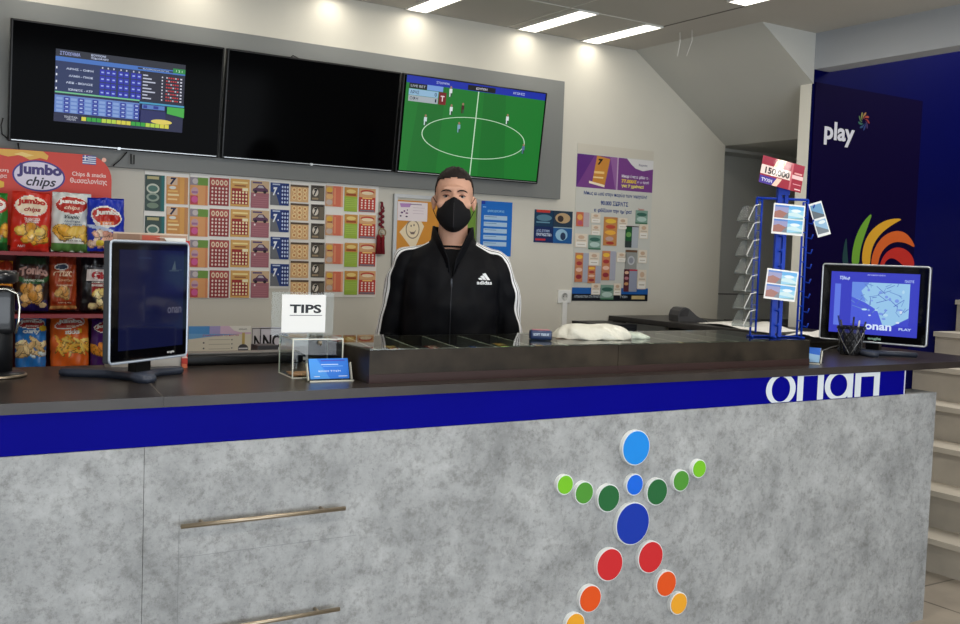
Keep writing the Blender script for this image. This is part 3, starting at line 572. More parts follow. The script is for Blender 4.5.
# ------------------------------------------------------------------ work desk along the back wall, cabinets
DESK = mat((48, 46, 46), 0.35, noise=0.1, nscale=12)
t = thing('back_desk', 'dark desk standing against the back wall under the big poster', 'desk', (3.86, 3.25, 0))
MB().box(0.0, 0.525, 0.0, 1.44, 1.135, 1.165, DESK, bev=0.003).build('desk_top', t)
MB().box(0.02, 0.05, 0.02, 0.10, 0, 1.135, DESK).box(0.02, 0.05, 1.34, 1.42, 0, 1.135, DESK).build('side_panel', t)
MB().box(0.46, 0.49, 0.02, 1.42, 0, 1.135, DESK).build('side_panel', t)
t = thing('low_cabinet', 'black cabinet by the white trunking under the big poster', 'cabinet', (3.59, 4.40, 0))
MB().box(0, 0.24, 0, 0.29, 0, 1.135, mat((34, 33, 34), 0.4)).build('body', t); MB().box(0.01, 0.23, -0.012, 0, 0.05, 1.12, mat((30, 30, 31), 0.4)).build('door', t)
t = thing('recess_cabinet', 'black low cabinet in the grey recess beyond the wall end', 'cabinet', (4.78, 4.15, 0))
MB().box(0, 0.9, 0, 0.5, 0, 1.12, mat((30, 30, 31), 0.4)).build('body', t); MB().box(-0.01, 0.91, -0.02, 0.5, 1.12, 1.14, mat((40, 40, 40), 0.35)).build('cabinet_top', t)
# glowing panel added to imitate a blue screen reflection on the desk side
t = thing('reflection_panel', 'pale blue glowing panel under the back desk edge, added to imitate a screen reflection', 'monitor', (4.02, 4.05, 1.0), -1.35)
MB().box(-0.13, 0.13, 0, 0.02, -0.02, 0.125, BLACKP, bev=0.003).build('casing', t, (0.0, 0.0, 0)); MB().box(-0.12, 0.12, -0.001, 0, -0.01, 0.118, mat((120, 160, 200), 0.3, emit=0.8)).build('screen', t)  # no real monitor: casing and screen only carry the blue glow
MB().box(-0.02, 0.02, 0.005, 0.015, -0.12, -0.02, BLACKP).box(-0.07, 0.07, -0.04, 0.06, -0.13, -0.12, BLACKP).build('stand', t)
o = MB().box(3.90, 4.10, 3.70, 4.35, 0.84, 0.868, DESK).box(3.91, 3.94, 3.72, 3.75, 0, .84, DESK).box(3.91, 3.94, 4.3, 4.33, 0, .84, DESK).box(4.06, 4.09, 3.72, 3.75, 0, .84, DESK).box(4.06, 4.09, 4.3, 4.33, 0, .84, DESK).build('side_table'); tag(o, 'narrow dark side table beside the back desk holding the glowing reflection panel', 'table')
# grey terminal on the desk
t = thing('receipt_printer', 'grey wedge shaped device on the dark desk by the recess', 'printer', (4.03, 4.22, 1.165), -0.25)
G = mat((74, 74, 76), 0.4)
MB().prism([(-0.075, 0), (-0.078, 0.035), (-0.070, 0.060), (-0.052, 0.076), (-0.032, 0.080), (-0.012, 0.073), (0.01, 0.056), (0.035, 0.036), (0.065, 0.020), (0.10, 0.010), (0.112, 0)], -0.055, 0.055, G).build('body', t)
MB().prism([(-0.07, 0.03), (-0.062, 0.058), (-0.045, 0.070), (-0.028, 0.073), (-0.012, 0.064), (-0.02, 0.03)], -0.058, -0.055, mat((52, 52, 54), 0.3)).build('side_cover', t)
# loose white papers
def paper(name, lab, pts, z, th=0.0015):
    n = 18; vs = []; fs = []
    q = [Vector(p) for p in pts]
    for j in range(n+1):
        for i_ in range(n+1):
            u, v = i_/n, j/n; p = (q[0]*(1-u)+q[1]*u)*(1-v)+(q[3]*(1-u)+q[2]*u)*v
            hgt = 0.016*math.sin(u*5.1+v*2)*math.sin(v*4+0.6)*math.sin(PI*u)*1.3
            vs.append((p.x, p.y, z+max(0, hgt)+0.001))
    for j in range(n):
        for i_ in range(n): a_ = j*(n+1)+i_; fs.append((a_, a_+1, a_+n+2, a_+n+1))
    o = MB().add(vs, fs, mat((238, 236, 230), 0.6), True).build(name)
    md = o.modifiers.new('thick', 'SOLIDIFY'); md.thickness = th
    return tag(o, lab, 'paper')
PZ = 1.166
paper('paper_sheet', 'long white paper lying curled on the dark desk in front of the recess', [(p.x, p.y) for p in (zp(697, 323, PZ), zp(770, 333, PZ), zp(800, 331, PZ), zp(740, 320.5, PZ))], PZ)
paper('paper_sheet', 'white paper on the dark desk between the blue rack and the right monitor', [(p.x, p.y) for p in (zp(785, 335.5, PZ), zp(832, 338, PZ), zp(852, 334, PZ), zp(800, 331.5, PZ))], PZ)

# ------------------------------------------------------------------ snack stand with its header and bags
SR = mat((176, 30, 26), 0.4); SRD = mat((120, 24, 24), 0.45)
X0s, X1s = -0.55, 0.985
t = thing('snack_stand', 'red snack display stand with a rounded header board at the far left', 'display stand', (0, 0, 0))
RH = (214, 66, 52)
hx0, hx1, hz0, hz1, hy = -0.56, 0.975, 1.40, 1.855, 4.49
w_, h_ = hx1-hx0, hz1-hz0
mb = MB(); R = 0.10
pts = [(hx0, hz0), (hx1, hz0)]+[(hx1-R+R*math.cos(q), hz1-R+R*math.sin(q)) for q in [PI/2*k/8 for k in range(9)]]+[(hx0+R+R*math.cos(q), hz1-0.0-R+R*math.sin(q)) for q in [PI/2+PI/2*k/8 for k in range(9)]]
mb.prism(pts, hy, hy+0.006, mat(RH, 0.4, coat=0.1)); mb.build('header_board', t)
def hp(px, py): p = wp(px, py, hy); return ((p.x-hx0)/w_, (p.z-hz0)/h_)
def hb(x0, y0, x1, y1): xm, ym = (x0+x1)/2, (y0+y1)/2; return hp(x0, ym)[0], hp(xm, y1)[1], hp(x1, ym)[0], hp(xm, y0)[1]
c_ = hp(39, 176); rx = (hp(66, 176)[0]-hp(13, 176)[0])/2; ry = (hp(39, 160)[1]-hp(39, 191)[1])/2
rot = lambda L, cx, cy, ang: [(cx+(x-cx)*math.cos(ang)-(y-cy)*h_/w_*math.sin(ang), cy+(y-cy)*math.cos(ang)+(x-cx)*w_/h_*math.sin(ang)) for x, y in L]
i = [('p', rot(ell(c_[0], c_[1], rx*1.0, ry*1.0, 40), *c_, -0.04), (60, 50, 140)), ('p', rot(ell(c_[0], c_[1], rx*.93, ry*.90, 40), *c_, -0.04), (226, 220, 240)),
     ('t', 'Jumbo', *hb(17, 164, 62, 178), (62, 46, 120), .05), ('t', 'chips', *hb(26, 177, 56, 189), (40, 40, 60), .02, .3),
     ('t', 'Chips & snacks', *hb(72, 172.5, 106, 178), (246, 220, 214), .015), ('t', 'Θεσσαλονίκης', *hb(70, 178.5, 107, 185), (246, 220, 214), .02), ('t', 'γεύση', *hb(-14, 168, 8.5, 172), (246, 220, 214), .02), ('t', 'κάθε μέρα', *hb(-20, 173, 7, 178), (246, 220, 214), .02)]
fx0, fy0, fx1, fy1 = hb(82.5, 155.5, 96, 164.5)
i.append(('r', fx0, fy0, fx1, fy1, (230, 232, 240)))
for k in range(5): i.append(('r', fx0, fy0+(fy1-fy0)*(2*k)/9, fx1, fy0+(fy1-fy0)*(2*k+1)/9, (70, 90, 160)))
i += [('r', fx0, fy0+(fy1-fy0)*4/9, fx0+(fx1-fx0)*.38, fy1, (70, 90, 160)), ('r', fx0, fy0+(fy1-fy0)*.68, fx0+(fx1-fx0)*.38, fy0+(fy1-fy0)*.78, (235, 238, 244)), ('r', fx0+(fx1-fx0)*.15, fy0+(fy1-fy0)*4/9, fx0+(fx1-fx0)*.23, fy1, (235, 238, 244))]
cr = [hp(-6, 153), hp(8, 156.5), hp(20, 155), hp(30, 160), hp(40, 158), hp(47, 160), hp(48.5, 156), hp(43, 151.5), hp(20, 149.8), hp(-6, 148.5)]
i += [('p', cr, (232, 180, 80)), ('p', [hp(14, 154), hp(26, 157), hp(34, 155.5), hp(22, 152)], (246, 214, 130)), ('p', [hp(-1, 180), hp(4, 182), hp(4, 187), hp(-1, 188)], (236, 190, 60)), ('e', *hp(104, 160), .006, .02, (250, 190, 170))]
o = sheet(MB(), w_, h_, RH, i, 0.001, None, 0.4, 0, 0.1, skin=False).build('header_print', t, (hx0, hy, hz0))
zsh = [1.445, 1.205, 0.955, 0.66, 0.36]
for z in zsh:
    MB().box(-0.55, 1.0, 4.22, 4.48, z-0.010, z, SRD).box(-0.55, 1.0, 4.215, 4.22, z-0.011, z+0.004, mat((150, 60, 66), .3)).build('shelf', t)
MB().box(-0.56, -0.55, 4.22, 4.49, 0.02, 1.47, SRD).build('side_panel', t); MB().box(1.0, 1.01, 4.22, 4.49, 0.02, 1.47, SRD).build('side_panel', t)
MB().box(-0.55, 1.0, 4.485, 4.495, 0.02, 1.47, mat((90, 22, 22), 0.5)).build('back_panel', t); MB().box(-0.56, 1.01, 4.20, 4.50, 0, 0.02, SRD).box(-.56, 1.01, 4.20, 4.21, 0.02, 0.1, SRD).build('base', t)

def bag(label, px0, px1, py0, py1, D, base, art, texts, group='snack bags on the red stand', th=0.055, lean=0.0, seed=1, short=None):
    a, b, c, d = wrect(px0, py0, px1, py1, D)
    if short is not None: c = short
    w_, h_ = b-a, d-c
    rnd = random.Random(seed); nx, nz = 40, 56; ph = [rnd.uniform(0, 6.28) for _ in range(6)]
    def surf(u, v):
        e = max(0, 1-abs(2*u-1)**2.6)**0.55; f = max(0, min(1, min(v, 1-v)/0.16))**0.6
        wr = 0.005*math.sin(u*23+ph[0]+v*5)*max(0, 1-min(v, 1-v)*6)+0.0032*math.sin(u*9+v*17+ph[1])+0.0024*math.sin(u*27-v*13+ph[2])+.003*math.sin(u*14+v*8+ph[4])*max(0, abs(u-.5)*2-.3)
        return th/2*e*f*(1+0.10*math.sin(4*v+ph[3]))+wr*(e*0.8+0.2)
    def edge(v): return .93+0.05*math.sin(PI*v)**0.6+0.010*math.sin(v*23+ph[4])+.006*math.sin(v*47+ph[5])+(.03 if v < .05 or v > .95 else 0)
    mb = MB(); cells = {}
    def P(u, v, off=0): s_ = edge(v); return (w_/2+(u-.5)*w_*s_, -surf(u, v)-off, v*h_-(v**6)*h_*(.018*(2*u-1)**2*2+.012*math.sin(u*11+ph[3])))
    vs = [P(i_/nx, j/nz) for j in range(nz+1) for i_ in range(nx+1)]
    bk = [(w_/2+(i_/nx-.5)*w_*edge(j/nz), surf(i_/nx, j/nz)*0.8, j/nz*h_) for j in range(nz+1) for i_ in range(nx+1)]
    o_ = len(vs)
    for j in range(nz):
        for i_ in range(nx):
            q = j*(nx+1)+i_; col = base; u, v = (i_+.5)/nx, (j+.5)/nz
            for sh in art:
                if sh[0] == 'e':
                    du, dv = (u-sh[1])/sh[3], (v-sh[2])/sh[4]
                    if len(sh) > 6:
                        ca, sa = math.cos(sh[6]), math.sin(sh[6]); x_, y_ = (u-sh[1])*w_, (v-sh[2])*h_
                        du, dv = (x_*ca+y_*sa)/(sh[3]*w_), (-x_*sa+y_*ca)/(sh[4]*h_)
                    if du*du+dv*dv < 1: col = sh[5]
                elif sh[1] <= u < sh[3] and sh[2] <= v < sh[4]: col = sh[5]
            cells.setdefault(col, []).append((q, q+1, q+nx+2, q+nx+1))
    for cidx, (col, fs) in enumerate(cells.items()):
        mt = mat(col, 0.28, coat=0.25); k = mb.m(mt)
        for f in fs: mb.f.append(f); mb.mi.append(k); mb.sm.append(True)
    mb.v = vs+bk; k = mb.m(mat(base, 0.3, coat=0.25))
    for j in range(nz):
        for i_ in range(nx):
            q = o_+j*(nx+1)+i_; mb.f.append((q, q+nx+1, q+nx+2, q+1)); mb.mi.append(k); mb.sm.append(True)
    for s_, u0, v0, u1, v1, col, *rest in texts:
        tv_, tf, ar = text_geo(s_, rest[0] if rest else 0.04, rest[1] if len(rest) > 1 else 0)
        arc = rest[2] if len(rest) > 2 else 0
        pv = [P(u0+(u1-u0)*x, v0+(v1-v0)*y+arc*(1-(2*x-1)**2), 0.0022) for x, y in tv_]
        mb.add(pv, tf, mat(col, 0.35))
    return tag(mb.build('snack_bag', None, (a, D, c+.0015), (rnd.uniform(-.03, .05), rnd.uniform(-.025, .025), rnd.uniform(-.10, .10))), label, 'snack bag', group)
def chips(n, cx, cy, sx, sy, cols, rx, ry, seed):
    r_ = random.Random(seed); L = []
    for k in range(n):
        x, y, a_, b_, c_, an = cx+r_.uniform(-sx, sx), cy+r_.uniform(-sy, sy), rx*r_.uniform(.7, 1.3), ry*r_.uniform(.7, 1.3), r_.choice(cols), r_.uniform(-1.2, 1.2)
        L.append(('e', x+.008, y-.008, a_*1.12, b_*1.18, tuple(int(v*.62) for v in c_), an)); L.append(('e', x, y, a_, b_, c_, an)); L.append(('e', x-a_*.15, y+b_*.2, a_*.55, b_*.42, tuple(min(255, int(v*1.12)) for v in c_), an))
    return L
CH = [(236, 190, 80), (226, 168, 56), (244, 208, 110), (210, 146, 50)]
RB_, WH = (202, 40, 30), (244, 238, 230)
BD = 4.33
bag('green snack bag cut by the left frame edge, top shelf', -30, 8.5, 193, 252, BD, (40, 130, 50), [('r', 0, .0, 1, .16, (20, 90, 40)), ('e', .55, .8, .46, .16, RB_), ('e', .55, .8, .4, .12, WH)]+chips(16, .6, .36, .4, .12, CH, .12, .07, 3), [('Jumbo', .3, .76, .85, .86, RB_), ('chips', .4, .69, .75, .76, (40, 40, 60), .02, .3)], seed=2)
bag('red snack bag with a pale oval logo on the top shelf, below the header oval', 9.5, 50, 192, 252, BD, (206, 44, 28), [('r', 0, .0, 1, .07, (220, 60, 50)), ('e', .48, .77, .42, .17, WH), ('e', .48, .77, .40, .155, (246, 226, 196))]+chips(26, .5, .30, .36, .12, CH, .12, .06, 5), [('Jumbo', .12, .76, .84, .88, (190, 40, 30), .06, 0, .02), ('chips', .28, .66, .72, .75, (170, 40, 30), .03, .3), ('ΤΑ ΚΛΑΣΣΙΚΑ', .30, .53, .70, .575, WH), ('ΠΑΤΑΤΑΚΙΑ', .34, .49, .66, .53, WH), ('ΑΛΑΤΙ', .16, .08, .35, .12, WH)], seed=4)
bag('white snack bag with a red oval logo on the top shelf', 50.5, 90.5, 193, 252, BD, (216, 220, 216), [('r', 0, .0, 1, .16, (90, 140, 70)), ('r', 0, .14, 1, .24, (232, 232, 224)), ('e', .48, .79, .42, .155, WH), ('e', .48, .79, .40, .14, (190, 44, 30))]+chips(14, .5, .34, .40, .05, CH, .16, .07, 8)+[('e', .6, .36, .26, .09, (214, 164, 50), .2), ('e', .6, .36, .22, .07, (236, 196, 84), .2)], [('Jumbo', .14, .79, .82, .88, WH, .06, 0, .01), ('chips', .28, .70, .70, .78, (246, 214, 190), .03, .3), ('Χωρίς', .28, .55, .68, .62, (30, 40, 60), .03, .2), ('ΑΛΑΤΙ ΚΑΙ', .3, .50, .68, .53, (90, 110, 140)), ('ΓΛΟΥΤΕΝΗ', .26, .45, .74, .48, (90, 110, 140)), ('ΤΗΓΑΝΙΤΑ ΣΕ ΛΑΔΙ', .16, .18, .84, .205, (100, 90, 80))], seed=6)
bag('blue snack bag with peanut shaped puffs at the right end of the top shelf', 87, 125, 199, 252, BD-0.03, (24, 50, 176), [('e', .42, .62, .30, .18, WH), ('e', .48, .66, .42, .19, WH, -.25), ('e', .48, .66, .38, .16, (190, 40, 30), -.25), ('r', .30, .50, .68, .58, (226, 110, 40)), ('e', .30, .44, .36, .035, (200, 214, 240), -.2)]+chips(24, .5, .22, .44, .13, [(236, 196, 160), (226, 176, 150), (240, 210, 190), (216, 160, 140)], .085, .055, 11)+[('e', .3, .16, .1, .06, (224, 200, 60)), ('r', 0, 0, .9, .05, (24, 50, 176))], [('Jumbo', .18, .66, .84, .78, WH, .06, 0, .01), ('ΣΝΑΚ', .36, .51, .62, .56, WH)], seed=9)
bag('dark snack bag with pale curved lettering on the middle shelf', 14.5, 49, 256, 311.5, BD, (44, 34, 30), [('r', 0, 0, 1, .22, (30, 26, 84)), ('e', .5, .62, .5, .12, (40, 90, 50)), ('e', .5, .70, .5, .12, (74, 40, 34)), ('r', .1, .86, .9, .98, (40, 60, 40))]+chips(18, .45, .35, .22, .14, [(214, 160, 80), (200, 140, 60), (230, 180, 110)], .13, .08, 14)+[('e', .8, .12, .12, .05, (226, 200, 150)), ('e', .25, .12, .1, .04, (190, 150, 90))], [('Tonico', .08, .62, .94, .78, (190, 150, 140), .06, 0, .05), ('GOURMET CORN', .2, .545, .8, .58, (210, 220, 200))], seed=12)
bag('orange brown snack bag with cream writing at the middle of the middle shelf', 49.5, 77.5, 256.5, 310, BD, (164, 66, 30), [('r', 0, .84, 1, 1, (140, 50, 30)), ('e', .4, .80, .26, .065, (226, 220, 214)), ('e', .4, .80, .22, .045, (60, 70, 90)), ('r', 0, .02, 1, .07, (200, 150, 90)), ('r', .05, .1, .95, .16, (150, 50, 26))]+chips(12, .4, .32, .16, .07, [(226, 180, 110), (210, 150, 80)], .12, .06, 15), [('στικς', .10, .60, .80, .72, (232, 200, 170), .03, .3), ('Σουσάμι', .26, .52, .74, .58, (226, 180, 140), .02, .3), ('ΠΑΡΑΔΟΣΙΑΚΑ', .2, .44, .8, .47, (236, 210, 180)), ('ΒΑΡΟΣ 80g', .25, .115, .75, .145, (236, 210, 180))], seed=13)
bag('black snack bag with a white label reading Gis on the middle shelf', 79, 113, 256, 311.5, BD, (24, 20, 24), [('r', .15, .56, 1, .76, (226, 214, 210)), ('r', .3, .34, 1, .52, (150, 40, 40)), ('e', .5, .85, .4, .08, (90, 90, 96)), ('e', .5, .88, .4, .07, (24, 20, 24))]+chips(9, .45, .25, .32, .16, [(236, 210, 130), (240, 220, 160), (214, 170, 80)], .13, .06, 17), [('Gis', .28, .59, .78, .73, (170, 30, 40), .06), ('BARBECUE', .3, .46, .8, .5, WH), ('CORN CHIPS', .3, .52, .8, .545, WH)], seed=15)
bag('small orange snack packet behind the dispenser on the middle shelf', -8, 12.5, 261, 311.5, BD, (226, 146, 40), [('r', 0, .8, 1, 1, (150, 50, 30)), ('r', .1, .55, .9, .75, (236, 180, 60))], [('SNACK', .45, .58, .95, .72, WH), ('CORN', .5, .4, .95, .5, (150, 40, 30))], seed=16)
BS = 0.957
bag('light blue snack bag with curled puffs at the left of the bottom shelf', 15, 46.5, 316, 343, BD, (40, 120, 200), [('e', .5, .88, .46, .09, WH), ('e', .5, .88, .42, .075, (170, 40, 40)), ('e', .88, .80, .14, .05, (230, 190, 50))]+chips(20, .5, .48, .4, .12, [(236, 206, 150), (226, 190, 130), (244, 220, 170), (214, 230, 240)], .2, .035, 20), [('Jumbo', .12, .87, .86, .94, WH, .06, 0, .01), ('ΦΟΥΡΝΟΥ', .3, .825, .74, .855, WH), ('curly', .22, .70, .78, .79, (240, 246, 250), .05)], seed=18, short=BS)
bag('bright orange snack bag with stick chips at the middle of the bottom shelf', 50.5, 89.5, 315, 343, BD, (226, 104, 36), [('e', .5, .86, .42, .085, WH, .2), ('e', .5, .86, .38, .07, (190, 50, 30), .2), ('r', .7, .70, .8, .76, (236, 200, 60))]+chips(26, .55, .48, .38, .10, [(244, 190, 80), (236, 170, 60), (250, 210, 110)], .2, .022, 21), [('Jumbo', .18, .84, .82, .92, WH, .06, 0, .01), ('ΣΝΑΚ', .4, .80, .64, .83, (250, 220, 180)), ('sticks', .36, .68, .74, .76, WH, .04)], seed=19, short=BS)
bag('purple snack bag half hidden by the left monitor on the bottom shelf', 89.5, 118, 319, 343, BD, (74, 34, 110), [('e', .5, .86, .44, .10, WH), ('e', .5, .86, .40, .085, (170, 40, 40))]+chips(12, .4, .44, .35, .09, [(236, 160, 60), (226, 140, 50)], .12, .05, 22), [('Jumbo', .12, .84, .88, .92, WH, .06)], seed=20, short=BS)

# ------------------------------------------------------------------ the service counter
CL = -1.2
ct = thing('service_counter', 'long service counter with grey concrete-look front, navy band and dark worktop', 'counter', (0, 0, 0))
wt = MB().prism([(CL, 2.6), (0.6985, 2.6), (0.7365, 2.898), (0.80, 3.33), (CL, 3.33)], 1.083, 1.11, WTOP, axis='z'); wt.build('worktop', ct)
MB().prism([(0.699, 2.6), (3.8485, 2.6), (3.85, 3.2), (1.35, 3.2), (1.35, 3.33), (0.8005, 3.33), (0.737, 2.898)], 1.083, 1.11, WTOP, axis='z').build('worktop', ct)
MB().prism([(3.849, 2.6), (4.39, 2.6), (4.40, 3.2), (3.852, 3.2)], 1.083, 1.11, WTOP, axis='z').build('worktop', ct)
MB().box(CL, 3.725, 2.604, 3.05, 0.984, 1.0825, BLUEF).box(3.725, 3.73, 2.602, 3.05, 0.984, 1.0825, mat((214, 216, 236), 0.4)).build('navy_band', ct)
MB().prism([(0.6975, 2.6), (0.700, 2.6), (0.738, 2.898), (0.8015, 3.33), (0.799, 3.33), (0.7355, 2.898)], 1.1099, 1.1103, mat((122, 114, 106), .4), axis='z').build('worktop_joint', ct)
# concrete front: end panels plus drawer stack
def panel(x0, x1, z0, z1, name='front_panel'): return MB().box(x0, x1, 2.60, 2.62, z0, z1, CONC).build(name, ct)
panel(CL, 0.6532, 0, 0.983); panel(0.6545, 3.945, 0, 0.983)
MB().box(CL, 3.944, 2.62, 2.72, 0, 0.983, CONC).build('carcass', ct)
MB().box(3.66, 3.72, 2.72, 3.15, 0, 0.984, CONC).box(CL, CL+.06, 2.72, 3.15, 0, 0.984, CONC).box(1.9, 1.95, 2.72, 3.15, 0, 0.984, CONC).build('support_panel', ct)
MB().box(3.74, 4.38, 3.10, 3.14, 1.02, 1.083, WTOPE).build('bracket_rail', ct)
GR = mat((132, 133, 134), 0.7)
for z0, z1 in [(0.69, 0.965), (0.40, 0.686), (0.11, 0.396)]:
    pass
MB().box(0.745, 1.25, 2.5995, 2.60, 0.6875, 0.6883, GR).box(0.745, 1.25, 2.5995, 2.60, 0.3955, 0.3963, GR).box(0.7445, 0.7453, 2.5995, 2.60, 0.11, 0.80, GR).build('drawer_joint', ct)
for zz, xa, xb in [(0.779, 0.740, 1.197), (0.494, 0.740, 1.188)]:
    hd = MB().tube([(xa, 2.566, zz), (xb, 2.566, zz)], 0.0062, STEEL, 14).build('handle', ct)
    MB().tube([(xa+0.06, 2.568, zz), (xa+0.06, 2.60, zz)], 0.0045, STEEL, 10).tube([(xb-0.06, 2.568, zz), (xb-0.06, 2.60, zz)], 0.0045, STEEL, 10).build('handle_post', hd)
# disc figure
D_ = [(2.27, .869, .0600, (22, 140, 232), 'light blue disc, the head of the figure'), (2.271, .743, .037, (16, 104, 226), 'small mid blue disc'), (2.27, .610, .0730, (10, 52, 170), 'large royal blue disc'),
      (1.977, .770, .0330, (120, 196, 36), 'lime disc at the left hand'), (2.056, .736, .0380, (78, 150, 52), 'mid green disc on the left arm'), (2.16, .708, .0470, (34, 104, 56), 'dark green disc left'),
      (2.373, .709, .0470, (34, 104, 56), 'dark green disc right'), (2.482, .738, .0380, (78, 150, 52), 'mid green disc on the right arm'), (2.566, .773, .0330, (120, 196, 36), 'lime disc at the right hand'),
      (2.177, .482, .0560, (206, 40, 46), 'red disc left leg'), (2.357, .484, .0560, (206, 40, 46), 'red disc right leg'), (2.10, .378, .046, (228, 84, 26), 'orange disc left leg'), (2.435, .380, .046, (228, 84, 26), 'orange disc right leg'),
      (2.041, .300, .040, (240, 168, 44), 'yellow disc left foot'), (2.498, .300, .040, (240, 168, 44), 'yellow disc right foot')]
for x, z, r, c, l in D_:
    o = MB().lathe([(r, 0.0), (r, -0.016)], mat((232, 236, 236), 0.4), 48, smooth=False, axis='y').lathe([(r-0.0035, -0.0161), (r-0.0035, -0.0185)], mat(c, 0.35), 48, smooth=False, axis='y').build('logo_disc', ct, (x, 2.60, z)); o['label'] = l
# cut-off white letters on the navy band
LW = mat((214, 222, 230), 0.4)
def ring(cx, cz, ro, ri, zlo, zhi, sx=1.0):
    mb = MB(); n = 72
    for k in range(n):
        a0, a1 = 2*PI*k/n, 2*PI*(k+1)/n
        q = [(cx+sx*ro[0]*math.cos(a0), cz+ro[1]*math.sin(a0)), (cx+sx*ro[0]*math.cos(a1), cz+ro[1]*math.sin(a1)), (cx+ri[0]*math.cos(a1), cz+ri[1]*math.sin(a1)), (cx+ri[0]*math.cos(a0), cz+ri[1]*math.sin(a0))]
        q = [(x, min(zhi, max(zlo, z))) for x, z in q]
        if abs((q[1][0]-q[0][0])*(q[2][1]-q[0][1])-(q[2][0]-q[0][0])*(q[1][1]-q[0][1]))+abs((q[2][0]-q[0][0])*(q[3][1]-q[0][1])-(q[3][0]-q[0][0])*(q[2][1]-q[0][1])) > 1e-9:
            mb.add([(x, 2.6025, z) for x, z in q], [(0, 1, 2, 3)], LW)
    return mb
ZL, ZH = 0.986, 1.0815
lx = lambda px: wp(px, 388, 2.6025).x
xs = {k: lx(740+v/4.364) for k, v in dict(o0=114, o1=243, n0=250, n1=276, n2=338, n3=364, a0=372, a1=492, m0=501, m1=527, m2=583, m3=608).items()}
def bar(x0, x1, z0, z1): return [(x0, 2.6025, z0), (x1, 2.6025, z0), (x1, 2.6025, z1), (x0, 2.6025, z1)]
cx = (xs['o0']+xs['o1'])/2; rx = (xs['o1']-xs['o0'])/2; t_ = (xs['n1']-xs['n0'])
ring(cx, 1.035, (rx, .060), (rx-t_*.92, .047), ZL, ZH).build('letter', ct)
MB().add(bar(xs['n0'], xs['n1'], ZL, ZH), [(0, 1, 2, 3)], LW).add(bar(xs['n2'], xs['n3'], ZL, ZH), [(0, 1, 2, 3)], LW).add(bar(xs['n1'], xs['n2'], 1.0803, ZH), [(0, 1, 2, 3)], LW).build('letter', ct)
cx = (xs['a0']+xs['a1'])/2; rx = (xs['a1']-xs['a0'])/2
ring(cx-.003, 1.037, (rx, .060), (rx-t_*.95, .043), ZL, ZH).add([(x, y-.0004, z) for x, y, z in bar(xs['a1']-t_*.9, xs['a1'], ZL, ZH)], [(0, 1, 2, 3)], LW).build('letter', ct)
MB().add(bar(xs['m0'], xs['m1'], ZL, ZH), [(0, 1, 2, 3)], LW).add(bar(xs['m2'], xs['m3'], ZL, ZH), [(0, 1, 2, 3)], LW).add(bar(xs['m1'], xs['m2'], 1.066, ZH), [(0, 1, 2, 3)], LW).build('letter', ct)

# ------------------------------------------------------------------ display case along the front of the worktop
CX0, CX1, CY0, CY1, C0, C1 = 1.315, 3.225, 2.68, 3.14, 1.11, 1.212
xsm = wp(618, 360, CY0).x
for (x0, x1, lab, n0) in [(CX0, xsm-0.001, 'long rust brown glass-topped display case in front of the man', 1), (xsm+0.001, CX1, 'rust brown glass-topped display case with the blue rack standing on it', 2)]:
    t = thing('display_case', lab, 'display case', (0, 0, 0), 0, 'display cases on the worktop')
    MB().box(x0, x1, CY0, CY0+0.012, C0+0.026, C1-0.004, RUST).build('front_panel', t)
    MB().box(x0-0.001, x1, CY0-0.003, CY0+0.014, C0, C0+0.026, BROWN).build('plinth_strip', t)
    for xx in ((x0, x0+0.012), (x1-0.012, x1)): MB().box(xx[0], xx[1], CY0+0.012, CY1, C0, C1-0.004, RUST).build('side_panel', t)
    MB().box(x0+0.012, x1-0.012, CY1-0.012, CY1, C0, C1-0.004, RUST).build('back_panel', t)
    MB().box(x0+0.012, x1-0.012, CY0+0.014, CY1-0.012, C0, C1-0.040, mat((16, 15, 16), 0.4)).build('tray', t)
    k = x0+0.03
    while k < x1-0.12:
        MB().prism([(k, CY0+0.02), (k+0.006, CY0+0.02), (k+0.106, CY1-0.02), (k+0.10, CY1-0.02)], C1-0.04, C1-0.007, mat((120, 118, 108), 0.4), axis='z').prism([(k, CY0+0.02), (k+0.006, CY0+0.02), (k+0.106, CY1-0.02), (k+0.10, CY1-0.02)], C1-0.007, C1-0.006, mat((214, 208, 190), 0.4), axis='z').build('divider', t); k += 0.143
    MB().box(x0+0.001, x1-0.001, CY0-0.001, CY1, C1-0.004, C1, GLASS).build('glass_top', t)
    k = x0+0.045; j = 0
    kinds = ['red_grid', 'dark_seven', 'coral', 'blue_seven', 'gold_grid', 'mauve_car', 'lime']
    while k < x1-0.14:
        T = Matrix.Translation((k+0.005, 2.86, C0+0.036)) @ Matrix.Rotation(-PI/2, 4, 'X')
        o = tk(kinds[(j*3+n0) % 7], 0.095, 0.13).build('lottery_ticket', None, (k+0.01, 2.80+0.03*((j*2) % 3), C1-0.036), (-PI/2+0.10, 0, 0.05*((j*7) % 3-1)))
        words = {'red_grid': 'dark red', 'dark_seven': 'dark grey', 'coral': 'coral', 'blue_seven': 'blue', 'gold_grid': 'gold', 'mauve_car': 'mauve', 'lime': 'lime green'}[kinds[(j*3+n0) % 7]]
        tag(o, '%s ticket under the glass of the %s case, %s from its left end' % (words, ['long left', 'right'][n0-1], ['first', 'second', 'third', 'fourth', 'fifth', 'sixth', 'seventh', 'eighth'][j]), 'lottery ticket', 'tickets inside the display cases')
        k += 0.143; j += 1

# ------------------------------------------------------------------ things on the worktop
WZ = 1.11
